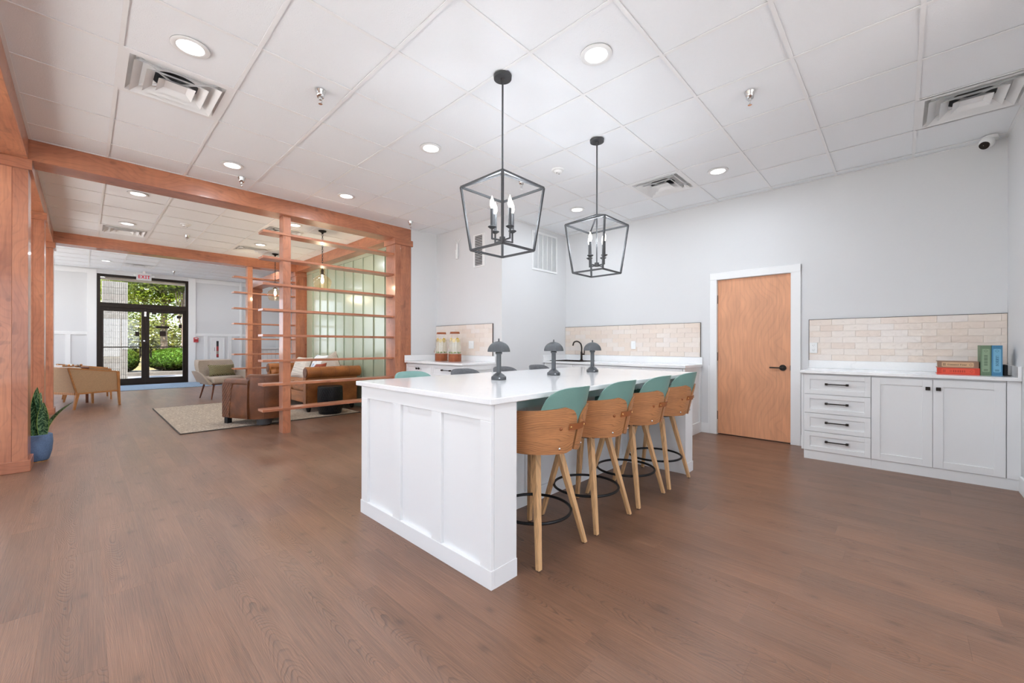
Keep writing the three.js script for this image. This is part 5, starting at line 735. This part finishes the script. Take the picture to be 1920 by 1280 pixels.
function foliage(n, f, size, seed, inner = 0.75) {            // leaves as small bent quads filling an ellipsoid crown
  const r = rng(seed), pos = [], nor = [], q = new THREE.Quaternion(), e = new THREE.Euler(), a = v3(), N = v3();
  for (let k = 0; k < n; k++) { const t = r() * 6.283, c = r() * 2 - 1, s = Math.sqrt(1 - c * c), d = mix(inner, 1.02, Math.pow(r(), 0.5)), p = f(s * Math.cos(t) * d, c * d, s * Math.sin(t) * d, r), L = size * (0.6 + r() * 0.8), w = L * 0.5; e.set(r() * 6.28, r() * 6.28, r() * 6.28); q.setFromEuler(e); N.set(0, 1, 0).applyQuaternion(q); for (const [x, z] of [[0, -L / 2], [w / 2, 0], [0, L / 2], [0, -L / 2], [0, L / 2], [-w / 2, 0]]) { a.set(x, 0, z).applyQuaternion(q); pos.push(p[0] + a.x, p[1] + a.y, p[2] + a.z); nor.push(N.x, N.y, N.z); } }
  const g = new THREE.BufferGeometry(); g.setAttribute('position', new THREE.Float32BufferAttribute(pos, 3)); g.setAttribute('normal', new THREE.Float32BufferAttribute(nor, 3)); g.setAttribute('uv', new THREE.Float32BufferAttribute(new Float32Array(pos.length / 3 * 2), 2)); return g;
}
function tree(label, x, z, h, rx, y0, hex, seed, n, trunk = 0.2, bark = M.bark) {
  const o = thing('tree', label, 'tree', [x, -0.13, z], 0, 'trees outside the entrance'), r = rng(seed), lobes = Array.from({ length: 9 }, () => [(r() - 0.5) * rx * 1.2, mix(y0 + (h - y0) * 0.2, h * 0.9, r()), (r() - 0.5) * rx * 1.2, 0.45 + r() * 0.4]);
  part('trunk', lathe([[trunk * 1.3, 0], [trunk, 0.5], [trunk * 0.8, h * 0.45], [trunk * 0.3, h * 0.85]], 14), bark, o);
  for (let k = 0; k < 5; k++) { const t = k * 1.3 + seed, l = lobes[k]; part('branch', tube([[0, h * (0.28 + 0.06 * k), 0], [l[0] * 0.4, h * (0.36 + 0.06 * k), l[2] * 0.4], [l[0], l[1], l[2]]], trunk * 0.25, 10, 6), bark, o); }
  const f = part('foliage', foliage(n, (a, b, c, rr) => { const l = lobes[fl(rr() * 9)]; return [l[0] + a * rx * l[3], l[1] + b * (h - y0) * 0.30 * l[3] * 1.3, l[2] + c * rx * l[3]]; }, 0.125, seed + 1, 0.1), leafMat(hex), o); f.userData.kind = 'stuff'; return o;
}
tree('bright green leafy tree with a stout trunk behind the clipped hedge', 3.15, -30.5, 7.5, 3.4, 1.9, 0xd8f06a, 11, 34000, 0.17);
tree('leafy tree with a slim pale trunk beside the clipped hedge', 3.35, -25.4, 5.6, 0.9, 3.9, 0xcdea68, 12, 9000, 0.085, M.paleBark);
tree('yellow green tree beyond the tan lawn beside the block column', 1.0, -37, 8.0, 4.0, 0.6, 0xe9f088, 13, 14000);
tree('tall green tree in the distance behind the stout one', 9.5, -44, 11, 5, 0.8, 0xcbe86e, 14, 12000);
tree('deep green tree far off behind the block column', -5, -46, 12, 5, 1, 0xbfe066, 15, 10000);
tree('pale green tree far off filling the gap beside the stout trunk', 3.2, -74, 17, 6, 0.5, 0xdcee86, 16, 12000);
for (const [x, z, s] of [[-17, -3, 21], [-17.5, -9.5, 22], [-17, -16, 23]]) tree(['broad green tree outside the kitchen-side windows', 'broad green tree outside the lounge windows', 'broad green tree outside the entry-side windows'][s - 21], x, z, 5.5, 2.4, 1.6, 0x8db34a, s, 5000);
for (const [x, z, w, s] of [[-3, -55, 5, 51], [4, -62, 5, 52], [13, -60, 5, 53], [22, -56, 5, 54]]) { const o = thing('thicket', ['low thicket far off behind the block column', 'low thicket far off behind the stout trunk', 'low thicket far off behind the pale trunk', 'low thicket far off at the edge of the lawn'][s - 51], 'shrub', [x, -0.13, z], 0, 'thickets beyond the lawn'); part('stems', tube([[0, 0, 0], [0.3, 1.2, 0], [0.1, 2.2, 0.2]], 0.08, 8, 6), M.bark, o); part('foliage', foliage(7000, (a, b, c) => [a * w, 2.0 + b * 2.4, c * 1.6], 0.34, s, 0.3), leafMat(0xdfe882), o).userData.kind = 'stuff'; }
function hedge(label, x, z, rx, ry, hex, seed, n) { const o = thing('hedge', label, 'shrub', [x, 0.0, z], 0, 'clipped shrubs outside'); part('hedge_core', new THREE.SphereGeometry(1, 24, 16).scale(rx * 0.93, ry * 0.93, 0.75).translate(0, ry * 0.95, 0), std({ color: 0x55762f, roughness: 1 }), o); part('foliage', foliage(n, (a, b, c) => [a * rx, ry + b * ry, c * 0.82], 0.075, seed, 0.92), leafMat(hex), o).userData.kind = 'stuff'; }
hedge('rounded clipped green hedge below the stout tree trunk', 2.8, -23.4, 1.02, 0.50, 0x8fbf4a, 41, 9000); hedge('loose green shrub beside the block column', 1.02, -23.2, 0.58, 0.52, 0xa3c45a, 42, 5000); hedge('sparse shrub beyond the slim pale trunk', 4.5, -23.6, 0.6, 0.62, 0xb0c466, 43, 3500);
renderer.render(scene, camera);
